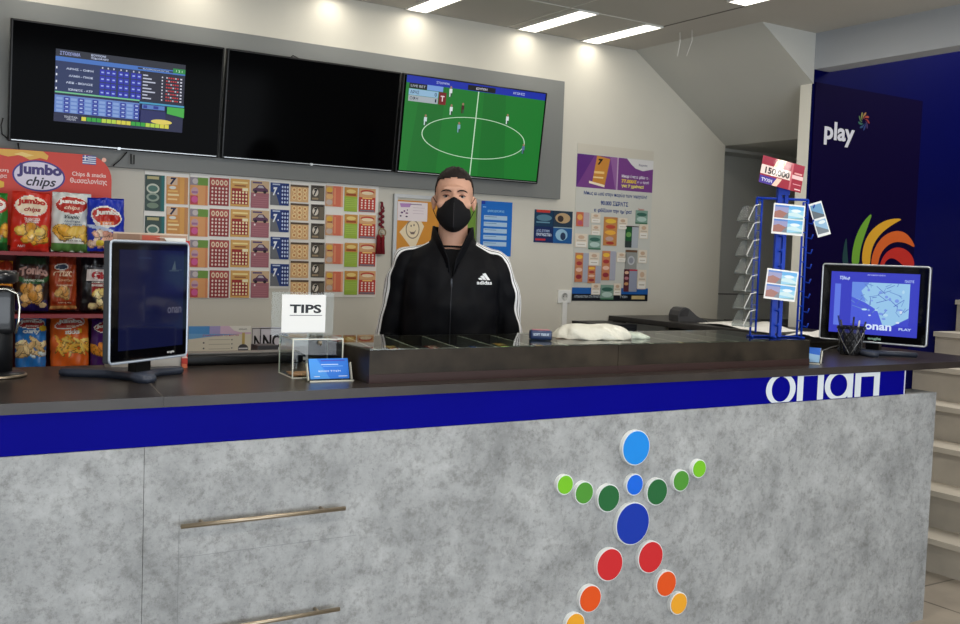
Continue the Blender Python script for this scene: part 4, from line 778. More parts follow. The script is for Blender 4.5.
# far left dispenser
t = thing('hand_dispenser', 'black round-footed dispenser with a chrome rim at the left frame edge', 'dispenser', (0.365, 3.13, WZ))
BK = mat((26, 27, 30), 0.3, coat=0.3)
MB().lathe([(0.085, 0), (0.088, 0.006), (0.080, 0.014), (0.03, 0.018)], BK, 36).build('foot', t)
MB().lathe([(0.088, 0.0), (0.091, 0.004), (0.088, 0.009)], STEEL, 36).build('foot_ring', t)
MB().lathe([(0.052, 0.016), (0.052, 0.12), (0.049, 0.125)], mat((24, 25, 28), 0.5), 28).build('column', t)
MB().box(-0.06, 0.052, -0.05, 0.05, 0.12, 0.255, BK, bev=0.018).build('body', t)
MB().tube([(0.052, -0.053, 0.125), (0.060, -0.053, 0.16), (0.062, -0.053, 0.20), (0.056, -0.053, 0.235), (0.03, -0.053, 0.248), (-0.03, -0.053, 0.248), (-0.055, -0.053, 0.235), (-0.06, -.053, .19), (-.055, -.053, .13)], 0.0035, mat((200, 196, 184), 0.2, 0.9), 8).build('chrome_rim', t)
MB().lathe([(0.055, 0.262), (0.066, 0.268), (0.066, 0.292), (0.058, 0.298), (0.02, 0.300)], BK, 28).build('cap', t)
MB().tube([(0.022*math.cos(q)-.015, -.052, .185+.022*math.sin(q)) for q in [2*PI*k/20 for k in range(20)]], 0.004, mat((70, 76, 84), .3), 6, closed=True).build('dial', t)

# monitors
def monitor(name, label, TL, TRt, z0, z1, bez, scr_items, foot, screen_col, emit, edge):
    dx, dy = TRt[0]-TL[0], TRt[1]-TL[1]; L = math.hypot(dx, dy); ang = math.atan2(dy, dx)
    t = thing(name, label, 'monitor', (TL[0], TL[1], WZ), ang)
    h0, h1 = z0-WZ, z1-WZ
    MB().box(0, L, 0.0, 0.024, h0, h1, mat((70, 74, 80), 0.35), bev=0.006).box(0.02, L-0.02, 0.022, 0.036, h0+.02, h1-.02, BLACKP, bev=.004).build('casing', t)
    e = 0.005
    pts = []; R = 0.012
    for cx_, cz_, a0 in [(L-R, h1-R, 0), (R, h1-R, PI/2), (R, h0+R, PI), (L-R, h0+R, 3*PI/2)]:
        for k in range(5): q = a0+PI/2*k/4; pts.append((cx_+R*math.cos(q), -0.001, cz_+R*math.sin(q)))
    MB().tube(pts, 0.0035, edge, 8, closed=True).build('rim', t)
    sg = MB().box(0.006, L-0.006, -0.003, -0.0005, h0+0.006, h1-0.006, SCRG).build('screen_glass', t)
    b0, b1, b2, b3 = bez
    T = Matrix.Translation((b0*L, -0.0035, h0+b1*(h1-h0)))
    mb = MB(); sheet(mb, (b2-b0)*L, (b3-b1)*(h1-h0), screen_col, scr_items, 0.0004, T, 0.07, emit); mb.build('display_picture', sg)
    T2 = lambda: None
    MB().box(L/2-0.04, L/2+0.04, 0.035, 0.055, h0-0.0, h0+0.14, BLACKP, bev=0.004).box(L/2-0.03, L/2+0.03, 0.02, 0.05, 0.012, h0+0.05, BLACKP).build('neck', t)
    return t, L, h0
VB = (24, 36, 120)
scr = [('r', 0, .0, 1, 1, (7, 14, 56)), ('t', 'ΟΠΑΠ ΠΑΙΧΝΙΔΙΑ', .28, .91, .48, .93, (40, 54, 90)), ('p', [(.80, .80), (.85, .90), (.87, .80)], (70, 80, 90)), ('r', .76, .785, .92, .795, (60, 70, 84)), ('t', 'onan', .74, .345, .97, .41, (90, 90, 110), .02), ('t', 'ΜΕΓΑΛΑ ΚΕΡΔΗ', .86, .79, .97, .81, (50, 60, 80))]  # navy glow of this picture imitates reflections in the dark glass
lm, L, h0 = monitor('desk_monitor', 'black upright monitor with a silver rim on the left of the worktop beside the snacks', (0.620, 2.86), (0.885, 3.05), 1.166, 1.502, (0.10, 0.10, 0.93, 0.93), scr, None, (6, 12, 44), 0.8, mat((190, 200, 214), 0.3, 0.3))
sheet(MB(), 0.032, 0.008, BLACK, [('t', 'angle', 0, 0, 1, 1, (200, 200, 200), .04)], 0.0003).build('maker_mark', lm, (L*.72, -0.0036, h0+0.012))
# splayed foot
FT = mat((58, 64, 78), 0.4)
def foot_poly(pts, z1=0.021):
    bm = bmesh.new(); vs = [bm.verts.new((x, y, 0)) for x, y in pts]; f = bm.faces.new(vs)
    r = bmesh.ops.extrude_face_region(bm, geom=[f]); top = [v for v in r['geom'] if isinstance(v, bmesh.types.BMVert)]
    for v in top: v.co.z = z1
    bmesh.ops.recalc_face_normals(bm, faces=bm.faces[:]); bmesh.ops.bevel(bm, geom=[e for e in bm.edges], offset=0.004, segments=2, affect='EDGES')
    bm.verts.index_update(); mb = MB().add([v.co[:] for v in bm.verts], [[v.index for v in f.verts] for f in bm.faces], FT, True); bm.free(); return mb
def world_foot(parent, wpts, z1=0.021):
    o = foot_poly(wpts, z1).build('foot', None, (0, 0, WZ)); inv = parent.matrix_world.inverted()
    bpy.context.view_layer.update(); o.parent = parent; o.matrix_parent_inverse = parent.matrix_world.inverted(); return o
bpy.context.view_layer.update()
c0 = Vector((0.735, 3.00))
F1 = [(.540, 3.115), (.532, 3.085), (.56, 3.06), (.655, 3.00), (.69, 2.93), (.700, 2.865), (.728, 2.855), (.752, 2.872), (.765, 2.96), (.80, 3.01), (.87, 3.035), (.882, 3.06), (.865, 3.08), (.79, 3.08), (.72, 3.09), (.62, 3.10)]
world_foot(lm, F1)
# right monitor
rl = wp(821.5, 300, 3.17); rr = wp(928.5, 306, 2.705)
scr = [('r', 0, 0, 1, 1, (58, 64, 190)), ('r', .05, .12, .12, .80, (96, 120, 226)), ('r', .25, .16, .90, .84, (150, 196, 232)), ('p', [(.25, .16), (.25, .60), (.40, .52), (.55, .40), (.62, .16)], (74, 90, 214)), ('p', [(.25, .60), (.25, .84), (.45, .84), (.36, .70), (.42, .52)], (104, 140, 226)), ('p', [(.72, .16), (.9, .16), (.9, .30), (.8, .22)], (64, 74, 200)),
       ('t', 'Τζόκερ', .10, .86, .22, .93, (190, 210, 245), .04, .2), ('t', 'ΑΝΑΚΟΙΝΩΣΗ', .42, .95, .62, .97, (190, 200, 240)), ('t', 'ΠΑΙΞΤΕ', .84, .86, .94, .90, (170, 190, 240), .03), ('t', 'onan', .42, .08, .72, .17, (210, 226, 250), .03), ('t', 'PLAY', .80, .10, .94, .14, (180, 200, 240), .04)]
r_ = random.Random(5)
for k in range(34):
    x, y = r_.uniform(.28, .85), r_.uniform(.30, .80); an = r_.uniform(0.3, 2.8); l_ = r_.uniform(.05, .16); c_, s_ = math.cos(an), math.sin(an)
    x2, y2 = min(.9, max(.25, x+l_*c_)), min(.84, max(.16, y+l_*s_))
    scr.append(('p', [(x, y), (x2, y2), (x2-.005*s_, y2+.009*c_), (x-.007*s_, y+.012*c_)], r_.choice([(84, 110, 190), (104, 140, 205), (70, 92, 190)])))
for k in range(18): x, y = r_.uniform(.30, .84), r_.uniform(.22, .72); scr.append(('e', x, y, r_.uniform(.01, .035), r_.uniform(.01, .03), r_.choice([(176, 214, 238), (206, 220, 240), (120, 150, 226)])))
rm, L, h0 = monitor('desk_monitor', 'silver-rimmed monitor with a blue glowing picture at the right end of the worktop', (rl.x, rl.y), (rr.x, rr.y), 1.165, 1.512, (0.09, 0.10, 0.915, 0.905), scr, None, (58, 64, 190), 1.0, mat((206, 210, 216), 0.3, 0.4))
sheet(MB(), 0.06, 0.014, BLACK, [('t', 'angle', 0, 0, 1, 1, (150, 190, 170), .04)], 0.0003).build('maker_mark', rm, (L*.47, -0.0036, h0+0.010))
bpy.context.view_layer.update()
m_ = (rl+rr)/2
world_foot(rm, [(m_.x-.02, m_.y+.16), (m_.x-.05, m_.y+.14), (m_.x-.06, m_.y+.04), (m_.x-.10, m_.y-.02), (m_.x-.13, m_.y-.10), (m_.x-.10, m_.y-.12), (m_.x-.04, m_.y-.06), (m_.x+.04, m_.y-.10), (m_.x+.10, m_.y-.17), (m_.x+.13, m_.y-.15), (m_.x+.08, m_.y-.03), (m_.x+.05, m_.y+.08), (m_.x+.02, m_.y+.15)])
# cable of the right monitor
o = MB().tube([zp(820, 352, WZ+.004), zp(832, 347, WZ+.004), zp(842, 344.5, WZ+.004), zp(860, 345, WZ+.006)], 0.003, mat((120, 120, 118), .5), 6).build('monitor_cable'); tag(o, 'thin grey cable curving over the worktop behind the pen cup', 'cable')

# ticket display sheet behind the left monitor: printed sheet with red edge and a white wave
t = thing('ticket_dispenser', 'scratch card dispenser with a red striped edge standing behind the left monitor', 'dispenser', (0.70, 3.20, WZ))
pa, pb, pc, pd = wrect(112, 233, 186, 356, 3.20); w_, h_ = pb-pa, pd-WZ
t.location = (pa, 3.20, WZ)
MB().box(0, w_, 0, 0.09, 0, h_-0.035, mat((206, 200, 192), 0.5)).build('body', t)
sheet(MB(), w_, 0.05, (176, 140, 118), [('r', 0, 0, 1, .25, (206, 190, 170)), ('r', .05, .5, .35, .9, (150, 120, 100)), ('r', .38, .55, .62, .85, (196, 90, 70)), ('r', .38, .1, .7, .4, (222, 200, 180)), ('r', 0, .9, 1, 1, (210, 190, 170))], 0.003).build('top_banner', t, (0, -0.004, h_-0.05))
pts = [(0, 0.05), (.3, .048), (.42, .03), (.5, .012), (.62, .0), (.8, .0), (.9, .012), (1.0, .03), (1.0, .05)]
mb = MB(); mb.prism([(w_*.55+p[0]*w_*.42, p[1]*.75+.012) for p in pts], -0.002, 0, WHITE); sheet(mb, .035, .01, WHITE, [('t', 'Σκρατς', 0, 0, 1, 1, (120, 90, 90), .03)], .0002, Matrix.Translation((w_*.72, -.0025, .028)), skin=False); mb.build('wave_label', t, (0, -0.007, h_-0.062))
mb = MB(); rr_ = random.Random(3); hs = h_-0.02
its = []
for k in range(26): y = k/26; its.append(('p', [(rr_.uniform(0, .3), y), (1, y), (rr_.uniform(.7, 1), y+.03), (0, y+.035)], rr_.choice([(200, 40, 34), (176, 30, 28), (226, 120, 80), (236, 200, 190), (206, 60, 44)])))
sheet(mb, 0.019, hs, (196, 44, 36), its, 0.003); mb.build('red_edge_strip', t, (w_-0.012, -0.006, 0.0))
# black bar along the back of the worktop
t = thing('long_black_tray', 'low black bar with rounded end along the back of the worktop beside the left monitor', 'tray', (0.90, 3.265, WZ))
MB().box(0, 0.44, -0.03, 0.045, 0, 0.036, mat((20, 20, 21), 0.4), bev=0.012).build('body', t); MB().box(0.015, 0.43, -0.02, 0.04, 0.036, 0.040, mat((120, 118, 114), 0.35), bev=0.001).build('lid', t)
t = thing('dark_device', 'small dark slanted device in front of the NO sign behind the counter', 'device', (1.262, 3.40, 1.05))
t.location = (wp(266, 350, 3.45).x, 3.45, 1.05)
MB().prism([(-0.035, 0), (-0.03, 0.10), (0.045, 0.10), (0.05, 0)], 0, 0.07, mat((66, 66, 70), 0.4)).build('body', t); MB().box(-.04, .055, -.005, .075, -.008, 0, BLACKP).build('base', t)
o = MB().box(1.0, 1.42, 3.38, 3.62, 1.022, 1.042, DESK).box(1.02, 1.05, 3.40, 3.43, 0, 1.022, DESK).box(1.37, 1.40, 3.40, 3.43, 0, 1.022, DESK).box(1.02, 1.05, 3.57, 3.60, 0, 1.022, DESK).box(1.37, 1.40, 3.57, 3.60, 0, 1.022, DESK).build('side_shelf'); tag(o, 'dark side shelf behind the worktop carrying the small dark device', 'shelf')

# tip box with sign
t = thing('tip_box', 'clear acrylic tip box with coins and a hinged sign plate', 'box', (1.144, 2.850, WZ), -0.10)
bw, bd, bh, th = 0.158, 0.15, 0.118, 0.004
EDG = mat((232, 230, 214), 0.3)
MB().box(0, bw, 0, th, 0, bh, ACRY).box(0, bw, bd-th, bd, 0, bh, ACRY).box(0, th, th, bd-th, 0, bh, ACRY).box(bw-th, bw, th, bd-th, 0, bh, ACRY).box(th, bw-th, th, bd-th, 0, th, ACRY).build('walls', t)
mb = MB()
for x in (0, bw-0.003):
    for y in (0, bd-0.003): mb.box(x, x+0.003, y-0.0005, y+0.003, 0, bh, EDG)
for z in (0, bh-0.002): mb.box(0, bw, -0.0006, 0.002, z, z+0.003, EDG).box(-0.0006, 0.002, 0, bd, z, z+0.003, EDG).box(bw-.002, bw+.0006, 0, bd, z, z+.003, EDG)
mb.build('edge', t)
MB().box(-0.002, bw+0.002, 0.0, bd, bh, bh+0.004, ACRY).build('lid', t)
MB().box(-0.052, 0.141, bd*.35, bd*.35+0.003, bh+0.005, bh+0.138, ACRY).build('sign_plate', t)
MB().tube([(0.082, 0.0, bh-.014), (0.082, -.01, bh-.016), (0.082, -.012, bh-.006)], 0.004, STEEL, 8).lathe([(0.006, -.002), (.006, -.007)], STEEL, 12, (.082, 0, bh-.012), 'y').build('lock', t)
o = sheet(MB(), 0.137, 0.115, (240, 240, 238), [('t', 'TIPS', .18, .51, .90, .74, (34, 36, 40), .035), ('r', .18, .445, .92, .46, (60, 62, 66))], 0.0008).build('tips_sign', t, (-0.022, bd*.35-0.0022, bh+0.016)); o['label'] = 'white sheet reading TIPS'
rc = random.Random(8)
coin = MB().lathe([(0.0105, 0), (0.0112, 0.0004), (0.0112, 0.0018), (0.0105, 0.0022)], mat((206, 150, 108), 0.4, 0.3), 20).build('coin'); coins = [coin]
tm = Matrix.Translation((1.145, 2.855, WZ)) @ Matrix.Rotation(-0.10, 4, 'Z')
cl = []
for k in range(44):
    o = coin if k == 0 else coin.copy()
    if k: COL.objects.link(o)
    lay = k//12; x, y = 0.02+0.024*(k % 5)+rc.uniform(-.002, .002)+.006*(lay % 2), 0.02+0.023*((k//5) % 5)+rc.uniform(-.002, .002)
    x = min(max(x, .018), bw-.018)
    z = 0.0045+(0.0025*(k//25)); x = x if k < 25 else .02+.7*(x-.02); y = y if k < 25 else .02+.8*(y-.02)
    o.location = tm @ Vector((x, y, z+0.0002)); o.rotation_euler = (0, 0, 0)
    tag(o, 'copper coin on the floor of the clear tip box', 'coin', 'coins in the tip box')
# business-card holder
def card_holder(label, loc, rz, w_, h_, items, base, tilt=0.35):
    t = thing('card_holder', label, 'card holder', loc, rz)
    Mx = Matrix.Rotation(-tilt, 4, 'X')
    MB().box(-w_/2-.006, w_/2+.006, 0.0, 0.003, 0, h_+.004, ACRY, Mx).box(-w_/2-.006, w_/2+.006, -0.02, 0.055, 0, 0.003, ACRY).box(-w_/2-.007, -w_/2-.004, -.016, .05, .003, .02, ACRY).build('stand', t)
    MB().box(-w_/2-.007, w_/2+.007, -0.023, -0.020, 0, 0.004, EDG).box(-w_/2-.008, -w_/2-.006, -0.012, 0.0, 0, h_*.85, EDG, Mx).box(w_/2+.006, w_/2+.008, -0.012, 0, 0, h_*.85, EDG, Mx).build('edge', t)
    o = sheet(MB(), w_, h_, base, items, 0.006, Matrix.Translation((-w_/2, -0.008, 0.004)), coat=0.3).build('card_stack', t); o.rotation_euler = (-tilt, 0, 0)
    return t
card_holder('small clear holder with bright blue cards in front of the tip box', (1.232, 2.775, WZ), -0.06, 0.122, 0.062, [('r', .0, .0, 1, 1, (40, 120, 222)), ('p', [(0, 0), (.5, 0), (.2, 1), (0, 1)], (70, 150, 232)), ('r', .3, .86, .92, .93, (60, 80, 190)), ('l', .3, .68, .74, .72, (190, 220, 250)), ('l', .34, .60, .86, .63, (110, 170, 240)), ('t', 'ΚΑΛΗ ΤΥΧΗ', .22, .34, .78, .42, (220, 236, 250), .02), ('l', .1, .1, .24, .14, (200, 220, 245)), ('l', .72, .1, .95, .14, (200, 220, 245))], (40, 120, 222))
card_holder('small clear holder with blue and white card right of the display cases', (3.300, 2.725, WZ), -1.1, 0.055, 0.06, [('r', .0, .5, 1, 1, (50, 110, 210)), ('p', [(0, 0), (1, .0), (1, .5), (0, .6)], (150, 190, 226))], (214, 222, 232))

# blue packet and plastic bag beyond the case
t = thing('tissue_packet', 'small dark blue packet behind the display case right of the man', 'packet', (2.055, 2.86, C1), -0.5)
MB().box(-0.038, 0.038, -0.022, 0.022, 0, 0.034, mat((30, 50, 90), 0.3, coat=0.3), bev=0.008).build('body', t)
sheet(MB(), 0.06, 0.012, (30, 50, 90), [('t', 'SOFT TISSUE', .05, .1, .95, .8, (190, 205, 225), .03)], 0.0004, skin=False).build('print', t, (-0.03, -0.0225, 0.014)); MB().box(-0.03, 0.03, -0.018, 0.018, 0.034, 0.035, mat((190, 110, 120), .4)).build('opening_flap', t)
def cloth_blob(name, label, cat, loc, sx, sy, sz, m_, seed, rz=0):
    r_ = random.Random(seed); p = [r_.uniform(0, 6.28) for _ in range(8)]; n, k_ = 56, 28; vs = []; fs = []
    for j in range(k_+1):
        for i_ in range(n):
            a_ = 2*PI*i_/n; q = (PI/2)*j/k_
            R_ = 1+.10*math.sin(3*a_+p[0])+.06*math.sin(7*a_+p[1]+q*3)+.03*math.sin(15*a_+p[2])
            z = math.sin(q)**0.9*(1+.22*math.sin(2*a_+p[3])*math.cos(q)+.10*math.sin(5*a_+p[4])*math.cos(q))+.05*math.sin(11*a_+6*q+p[5])*math.cos(q)
            vs.append((sx*R_*math.cos(a_)*math.cos(q)**.7 if q < PI/2-1e-6 else 0, sy*R_*math.sin(a_)*math.cos(q)**.7 if q < PI/2-1e-6 else 0, max(0, sz*z)))
    for j in range(k_):
        for i_ in range(n): fs.append((j*n+i_, j*n+(i_+1) % n, (j+1)*n+(i_+1) % n, (j+1)*n+i_))
    fs.append(tuple(range(n-1, -1, -1)))
    return tag(MB().add(vs, fs, m_, True).build(name, None, loc, (0, 0, rz)), label, cat)
PB = mat((214, 212, 198), 0.3, coat=0.4, bump=0.5, bscale=40)
cloth_blob('plastic_bag', 'crumpled white plastic bag on the display case right of the blue packet', 'bag', (2.275, 2.87, C1), 0.135, 0.065, 0.052, PB, 4, -0.5)
cloth_blob('plastic_bag', 'flatter white and green plastic wrapper end next to the crumpled white bag', 'bag', (2.47, 2.87, C1), 0.065, 0.045, 0.022, mat((186, 196, 182), 0.3, coat=0.4, noise=.15, nscale=30), 9, -0.5)

# blue wire rack
t = thing('wire_card_rack', 'tall blue wire card rack standing on the right display case', 'rack', (3.125, 2.765, C1), -0.40)
RR = 0.0045
mb = MB()
mb.tube([(-0.107, 0, 0.545), (0.107, 0, 0.545)], 0.005, RACKB, 8).tube([(-0.107, 0.0, 0.02), (-0.107, 0, 0.545)], RR, RACKB, 8).tube([(-0.085, 0.0, 0.02), (-0.085, 0, 0.545)], RR, RACKB, 8)
mb.tube([(0.107, 0.0, 0.01), (0.107, 0, 0.545)], RR, RACKB, 8).tube([(0.088, 0.0, 0.01), (0.088, 0, 0.535)], RR, RACKB, 8)
mb.build('outer_frame', t)
MB().box(-0.026, -0.008, -0.012, 0.004, 0.004, 0.60, RACKB).box(0.004, 0.018, -0.012, 0.004, 0.004, 0.56, RACKB).box(-0.008, 0.004, -0.004, 0.0, 0.02, 0.55, mat((12, 50, 150), .4)).build('center_post', t)
MB().tube([(-.107, -.025, .004), (-.107, .03, .004), (.107, .03, .004), (.107, -.025, .004)], .004, RACKB, 8).tube([(-.016, -.035, .004), (-.016, .03, .004)], .004, RACKB, 8).tube([(-.107, 0, .004), (-.107, 0, .03)], .004, RACKB, 8).build('base', t)
mb = MB()
for k in range(9):
    z = 0.05+0.058*k
    for x in (-0.107, 0.107):
        mb.tube([(x, 0, z), (x+(0.012 if x > 0 else -.008), -0.02, z-0.004), (x+(0.012 if x > 0 else -.008), -0.03, z+0.012)], 0.0028, RACKB, 6)
        mb.tube([(x*0.8, 0, z+.02), (x, 0, z+.02)], 0.0028, RACKB, 6)
    mb.tube([(-0.009, -0.014, z), (-0.009, -0.03, z-.003), (-0.009, -0.034, z+.01)], 0.003, RACKB, 6)
mb.build('hook', t)
MB().box(-0.024, 0.022, -0.014, 0.0, 0.56, 0.64, RACKB).build('sign_clip', t)
# holders on the left
for k in range(7):
    z = 0.455-0.068*k+(0.0)
    T = Matrix.Translation((-0.115, -0.005, z)) @ Matrix.Rotation(0.3, 4, 'Z')
    hb_ = MB(); hb_.prism([(-0.002, 0), (-0.055, -0.006), (-0.06, 0.002), (-0.03, 0.056), (-0.002, 0.062)], -0.035, -0.0335, PLAS, T).prism([(-0.002, 0), (-0.055, -0.006), (-0.06, 0.002), (-0.03, 0.056), (-0.002, 0.062)], 0.034, 0.0355, PLAS, T)
    hb_.box(-0.056, -0.002, -0.035, 0.035, -0.004, -0.001, PLAS, T)
    hb_.add([(-0.059, -.035, .001), (-.03, -.035, .056), (-.03, .035, .056), (-.059, .035, .001)], [(0, 1, 2, 3)], PLAS, False, T)
    hb_.tube([(-0.055, -.035, -.004), (-.06, -.035, .003), (-.031, -.035, .057), (-.002, -.035, .063)], 0.0016, WHITE, 5, T)
    hb_.build('clear_holder', t)
t2 = Matrix.Translation((3.125, 2.765, C1)) @ Matrix.Rotation(-0.40, 4, 'Z')
def hung(name, label, cat, w_, h_, base, items, loc, tilt, yaw, roll, group=None):
    o = sheet(MB(), w_, h_, base, items, 0.0015, Matrix.Translation((-w_/2, 0, -h_)), coat=.2).build(name)
    o.matrix_world = t2 @ Matrix.Translation(loc) @ Euler((tilt, roll, yaw), 'XYZ').to_matrix().to_4x4(); return tag(o, label, cat, group)
def pcard():
    i = []
    for v in (.53, .07):
        i += [('r', .04, v, .48, v+.42, (150, 150, 190)), ('p', [(.04, v), (.04, v+.2), (.2, v+.26), (.48, v+.16), (.48, v)], (160, 110, 100)), ('r', .04, v+.36, .48, v+.42, (90, 130, 200)), ('p', [(.30, v), (.48, v+.22), (.48, v)], (120, 130, 140)),
              ('r', .48, v, .96, v+.42, (150, 206, 232)), ('r', .48, v+.30, .96, v+.42, (96, 170, 226)), ('p', [(.48, v+.18), (.7, v+.24), (.96, v+.12), (.96, v+.06), (.48, v+.1)], (200, 226, 232)), ('e', .72, v+.27, .16, .05, (226, 238, 246)), ('p', [(.5, v), (.96, v), (.96, v+.07), (.7, v+.03)], (130, 180, 190))]
    return i
hung('postcard', 'white-bordered card with seaside pictures at the top middle of the blue rack', 'postcard', 0.130, 0.118, (238, 238, 236), pcard(), (0.013, -0.037, 0.523), 0.0, 0, 0.05, 'postcards on the blue rack')
hung('postcard', 'white-bordered card with seaside pictures low at the middle of the blue rack', 'postcard', 0.130, 0.118, (238, 238, 236), pcard(), (0.000, -0.036, 0.268), 0.0, 0, 0.09, 'postcards on the blue rack')
hung('postcard', 'tilted card with a strip of sea pictures on the right side of the blue rack', 'postcard', 0.05, 0.135, (236, 238, 238), [('r', .08, .54, .92, .94, (110, 160, 200)), ('p', [(.08, .54), (.08, .8), (.92, .6), (.92, .54)], (100, 110, 120)), ('r', .08, .08, .92, .48, (150, 190, 222)), ('p', [(.08, .08), (.08, .34), (.92, .14), (.92, .08)], (120, 130, 140)), ('e', .6, .4, .26, .05, (226, 238, 244))], (0.122, -0.025, 0.535), 0.0, -0.4, -0.32, 'postcards on the blue rack')
o = hung('prize_sign', 'tilted red and white prize sign clipped on top of the blue rack', 'sign', 0.178, 0.108, (150, 24, 50), [('r', .0, .76, 1, 1, (150, 34, 60)), ('p', [(.28, .66), (.50, .66), (.56, 1), (.36, 1)], (240, 190, 150)), ('p', [(.36, .7), (.46, .7), (.5, 1), (.42, 1)], (250, 236, 210)), ('r', .0, .34, .70, .68, (236, 214, 206)), ('t', '150.000', .10, .38, .68, .62, (30, 20, 26), .04), ('r', .0, .0, .40, .28, (60, 40, 140)), ('t', 'ΤΥΧΗ', .05, .08, .3, .2, (220, 220, 240), .03), ('p', [(.30, .0), (.42, 0), (.52, .30), (.40, .30)], (240, 200, 180)), ('r', .74, .44, 1, .58, (226, 190, 190)), ('r', .78, .62, .96, .68, (220, 160, 160)), ('l', .84, .06, .97, .10, (240, 210, 210)), ('l', .78, .24, .97, .27, (220, 150, 160)), ('r', .70, .0, .74, 1, (196, 100, 110))], (-0.016, -0.03, 0.690), -0.15, 0, 0.20)
# shear-looking tilt is just the card leaning; pen cup
pc = zp(850, 354.5, WZ)
t = thing('pen_cup', 'black wire mesh pen cup in front of the right monitor', 'pen cup', (pc.x, pc.y, WZ))
mb = MB(); BM_ = mat((30, 30, 32), 0.35, 0.6); SM = mat((150, 150, 150), 0.3, 0.8)
r0_, r1_, hh = 0.042, 0.060, 0.125
for (r_, z_) in [(r0_, 0.004), (r1_, hh), (r1_+.001, hh-.006)]: mb.tube([(r_*math.cos(2*PI*k/24), r_*math.sin(2*PI*k/24), z_) for k in range(24)], 0.003, BM_, 6, closed=True)
mb.build('rim', t)
mb = MB()
for k in range(10):
    a0 = 2*PI*k/10
    for s_ in (1, -1):
        mb.tube([((r0_+(r1_-r0_)*q)*math.cos(a0+s_*q*1.5), (r0_+(r1_-r0_)*q)*math.sin(a0+s_*q*1.5), hh*q) for q in [j/8 for j in range(9)]], 0.0022, BM_ if k % 3 else SM, 5)
mb.build('mesh_wall', t)
MB().lathe([(r0_, 0), (r0_, 0.004)], BM_, 24).build('cup_base', t)
msh = bpy.data.materials.new('fine_wire_mesh'); msh.use_nodes = True; nt = msh.node_tree; pb = nt.nodes['Principled BSDF']; pb.inputs['Base Color'].default_value = (.02, .02, .022, 1); pb.inputs['Roughness'].default_value = .4; pb.inputs['Alpha'].default_value = .55
vs = []; fs = []
for j in range(2):
    for k in range(28): a_ = 2*PI*k/28; q = r0_+(r1_-r0_)*j; vs.append((q*math.cos(a_), q*math.sin(a_), hh*j))
for k in range(28): fs.append((k, (k+1) % 28, 28+(k+1) % 28, 28+k))
MB().add(vs, fs, msh, True).build('mesh_sheet', t)
for k, (x, y, tx, ty, l_, c_) in enumerate([(-.02, 0, -.25, .1, .155, (60, 60, 70)), (.015, .01, .2, .1, .165, (30, 30, 34)), (.0, -.02, .05, -.1, .15, (190, 190, 200)), (-.01, .02, -.1, .2, .17, (24, 40, 120)), (.025, -.01, .35, -.05, .15, (40, 40, 44))]):
    d = Vector((tx, ty, 1)).normalized()
    o = MB().tube([Vector((x, y, .006)), Vector((x, y, .006))+d*l_], 0.004, mat(c_, .4), 8).build('pen', None, (pc.x, pc.y, WZ)); tag(o, ['grey pen leaning left in the pen cup', 'black pen leaning right in the pen cup', 'pale silver pen upright in the pen cup', 'dark blue pen at the back of the pen cup', 'black pen leaning furthest right in the pen cup'][k], 'pen', 'pens in the mesh cup')

# ------------------------------------------------------------------ play panel on the navy stair wall
YP = 3.7155
t = thing('logo_panel', 'dark navy panel with the word play and a coloured swirl on the stair wall', 'sign', (4.41, YP, 1.0))
PW, PH = 5.335-4.41, 2.478-1.0
MB().box(0, PW, 0, 0.008, 0, PH, mat((10, 3, 44), 0.6, spec=.03)).build('panel', t)
def pp(cx_, cy_):   # crop coordinates (800,90 scale 3.467) -> local x,z on the panel
    p = wp(800+cx_/3.467, 90+cy_/3.467, YP); return (p.x-4.41, p.z-1.0)
mb = MB(); x0, z0 = pp(82, 165); x1, z1 = pp(187, 150)
tv_, tf, ar = text_geo('play', 0.03); bl = pp(82, 180); tr = pp(187, 105)
p00, p10, p01 = pp(82, 182), pp(187, 192), pp(82, 98)
xa, xb = p00[0], p10[0]; za, zb = p00[1]-.0, p01[1]
mb.add([(xa+(xb-xa)*x, -0.001, za-0.01+(zb-za)*y) for x, y in tv_], tf, mat((206, 206, 214), .5)); mb.build('play_lettering', t)
mb = MB()
def chaikin(p, n=3):
    for _ in range(n): p = [q for a_, b_ in zip(p, p[1:]+p[:1]) for q in ((a_[0]*.75+b_[0]*.25, a_[1]*.75+b_[1]*.25), (a_[0]*.25+b_[0]*.75, a_[1]*.25+b_[1]*.75))]
    return p
def leaf(pts, c):
    pts = chaikin(pts)
    mb.add([(q[0], -0.001, q[1]) for q in [pp(*p) for p in pts]], [tuple(range(len(pts)))], mat(c, .5))
leaf([(178, 610), (180, 560), (195, 500), (222, 452), (253, 422), (232, 480), (218, 520), (207, 560), (204, 610)], (104, 156, 44))
leaf([(214, 612), (216, 550), (235, 500), (270, 465), (312, 446), (360, 446), (322, 465), (282, 495), (256, 530), (244, 570), (242, 612)], (212, 158, 34))
leaf([(244, 614), (252, 560), (280, 512), (320, 488), (360, 490), (385, 515), (402, 550), (368, 530), (330, 525), (300, 540), (277, 570), (268, 614)], (206, 92, 28))
leaf([(272, 616), (292, 566), (330, 543), (365, 550), (390, 575), (398, 610), (380, 640), (350, 600), (320, 580), (298, 590), (288, 616)], (186, 34, 26))
leaf([(146, 610), (148, 560), (161, 500), (163, 560), (168, 610)], (14, 58, 60))
leaf([(178, 612), (204, 612), (240, 700), (300, 745), (280, 752), (215, 715)], (40, 130, 70)); leaf([(214, 614), (242, 614), (270, 670), (330, 700), (290, 710), (240, 680)], (60, 90, 180))
mb.build('large_swirl', t)
mb = MB(); c0 = (221, 108)
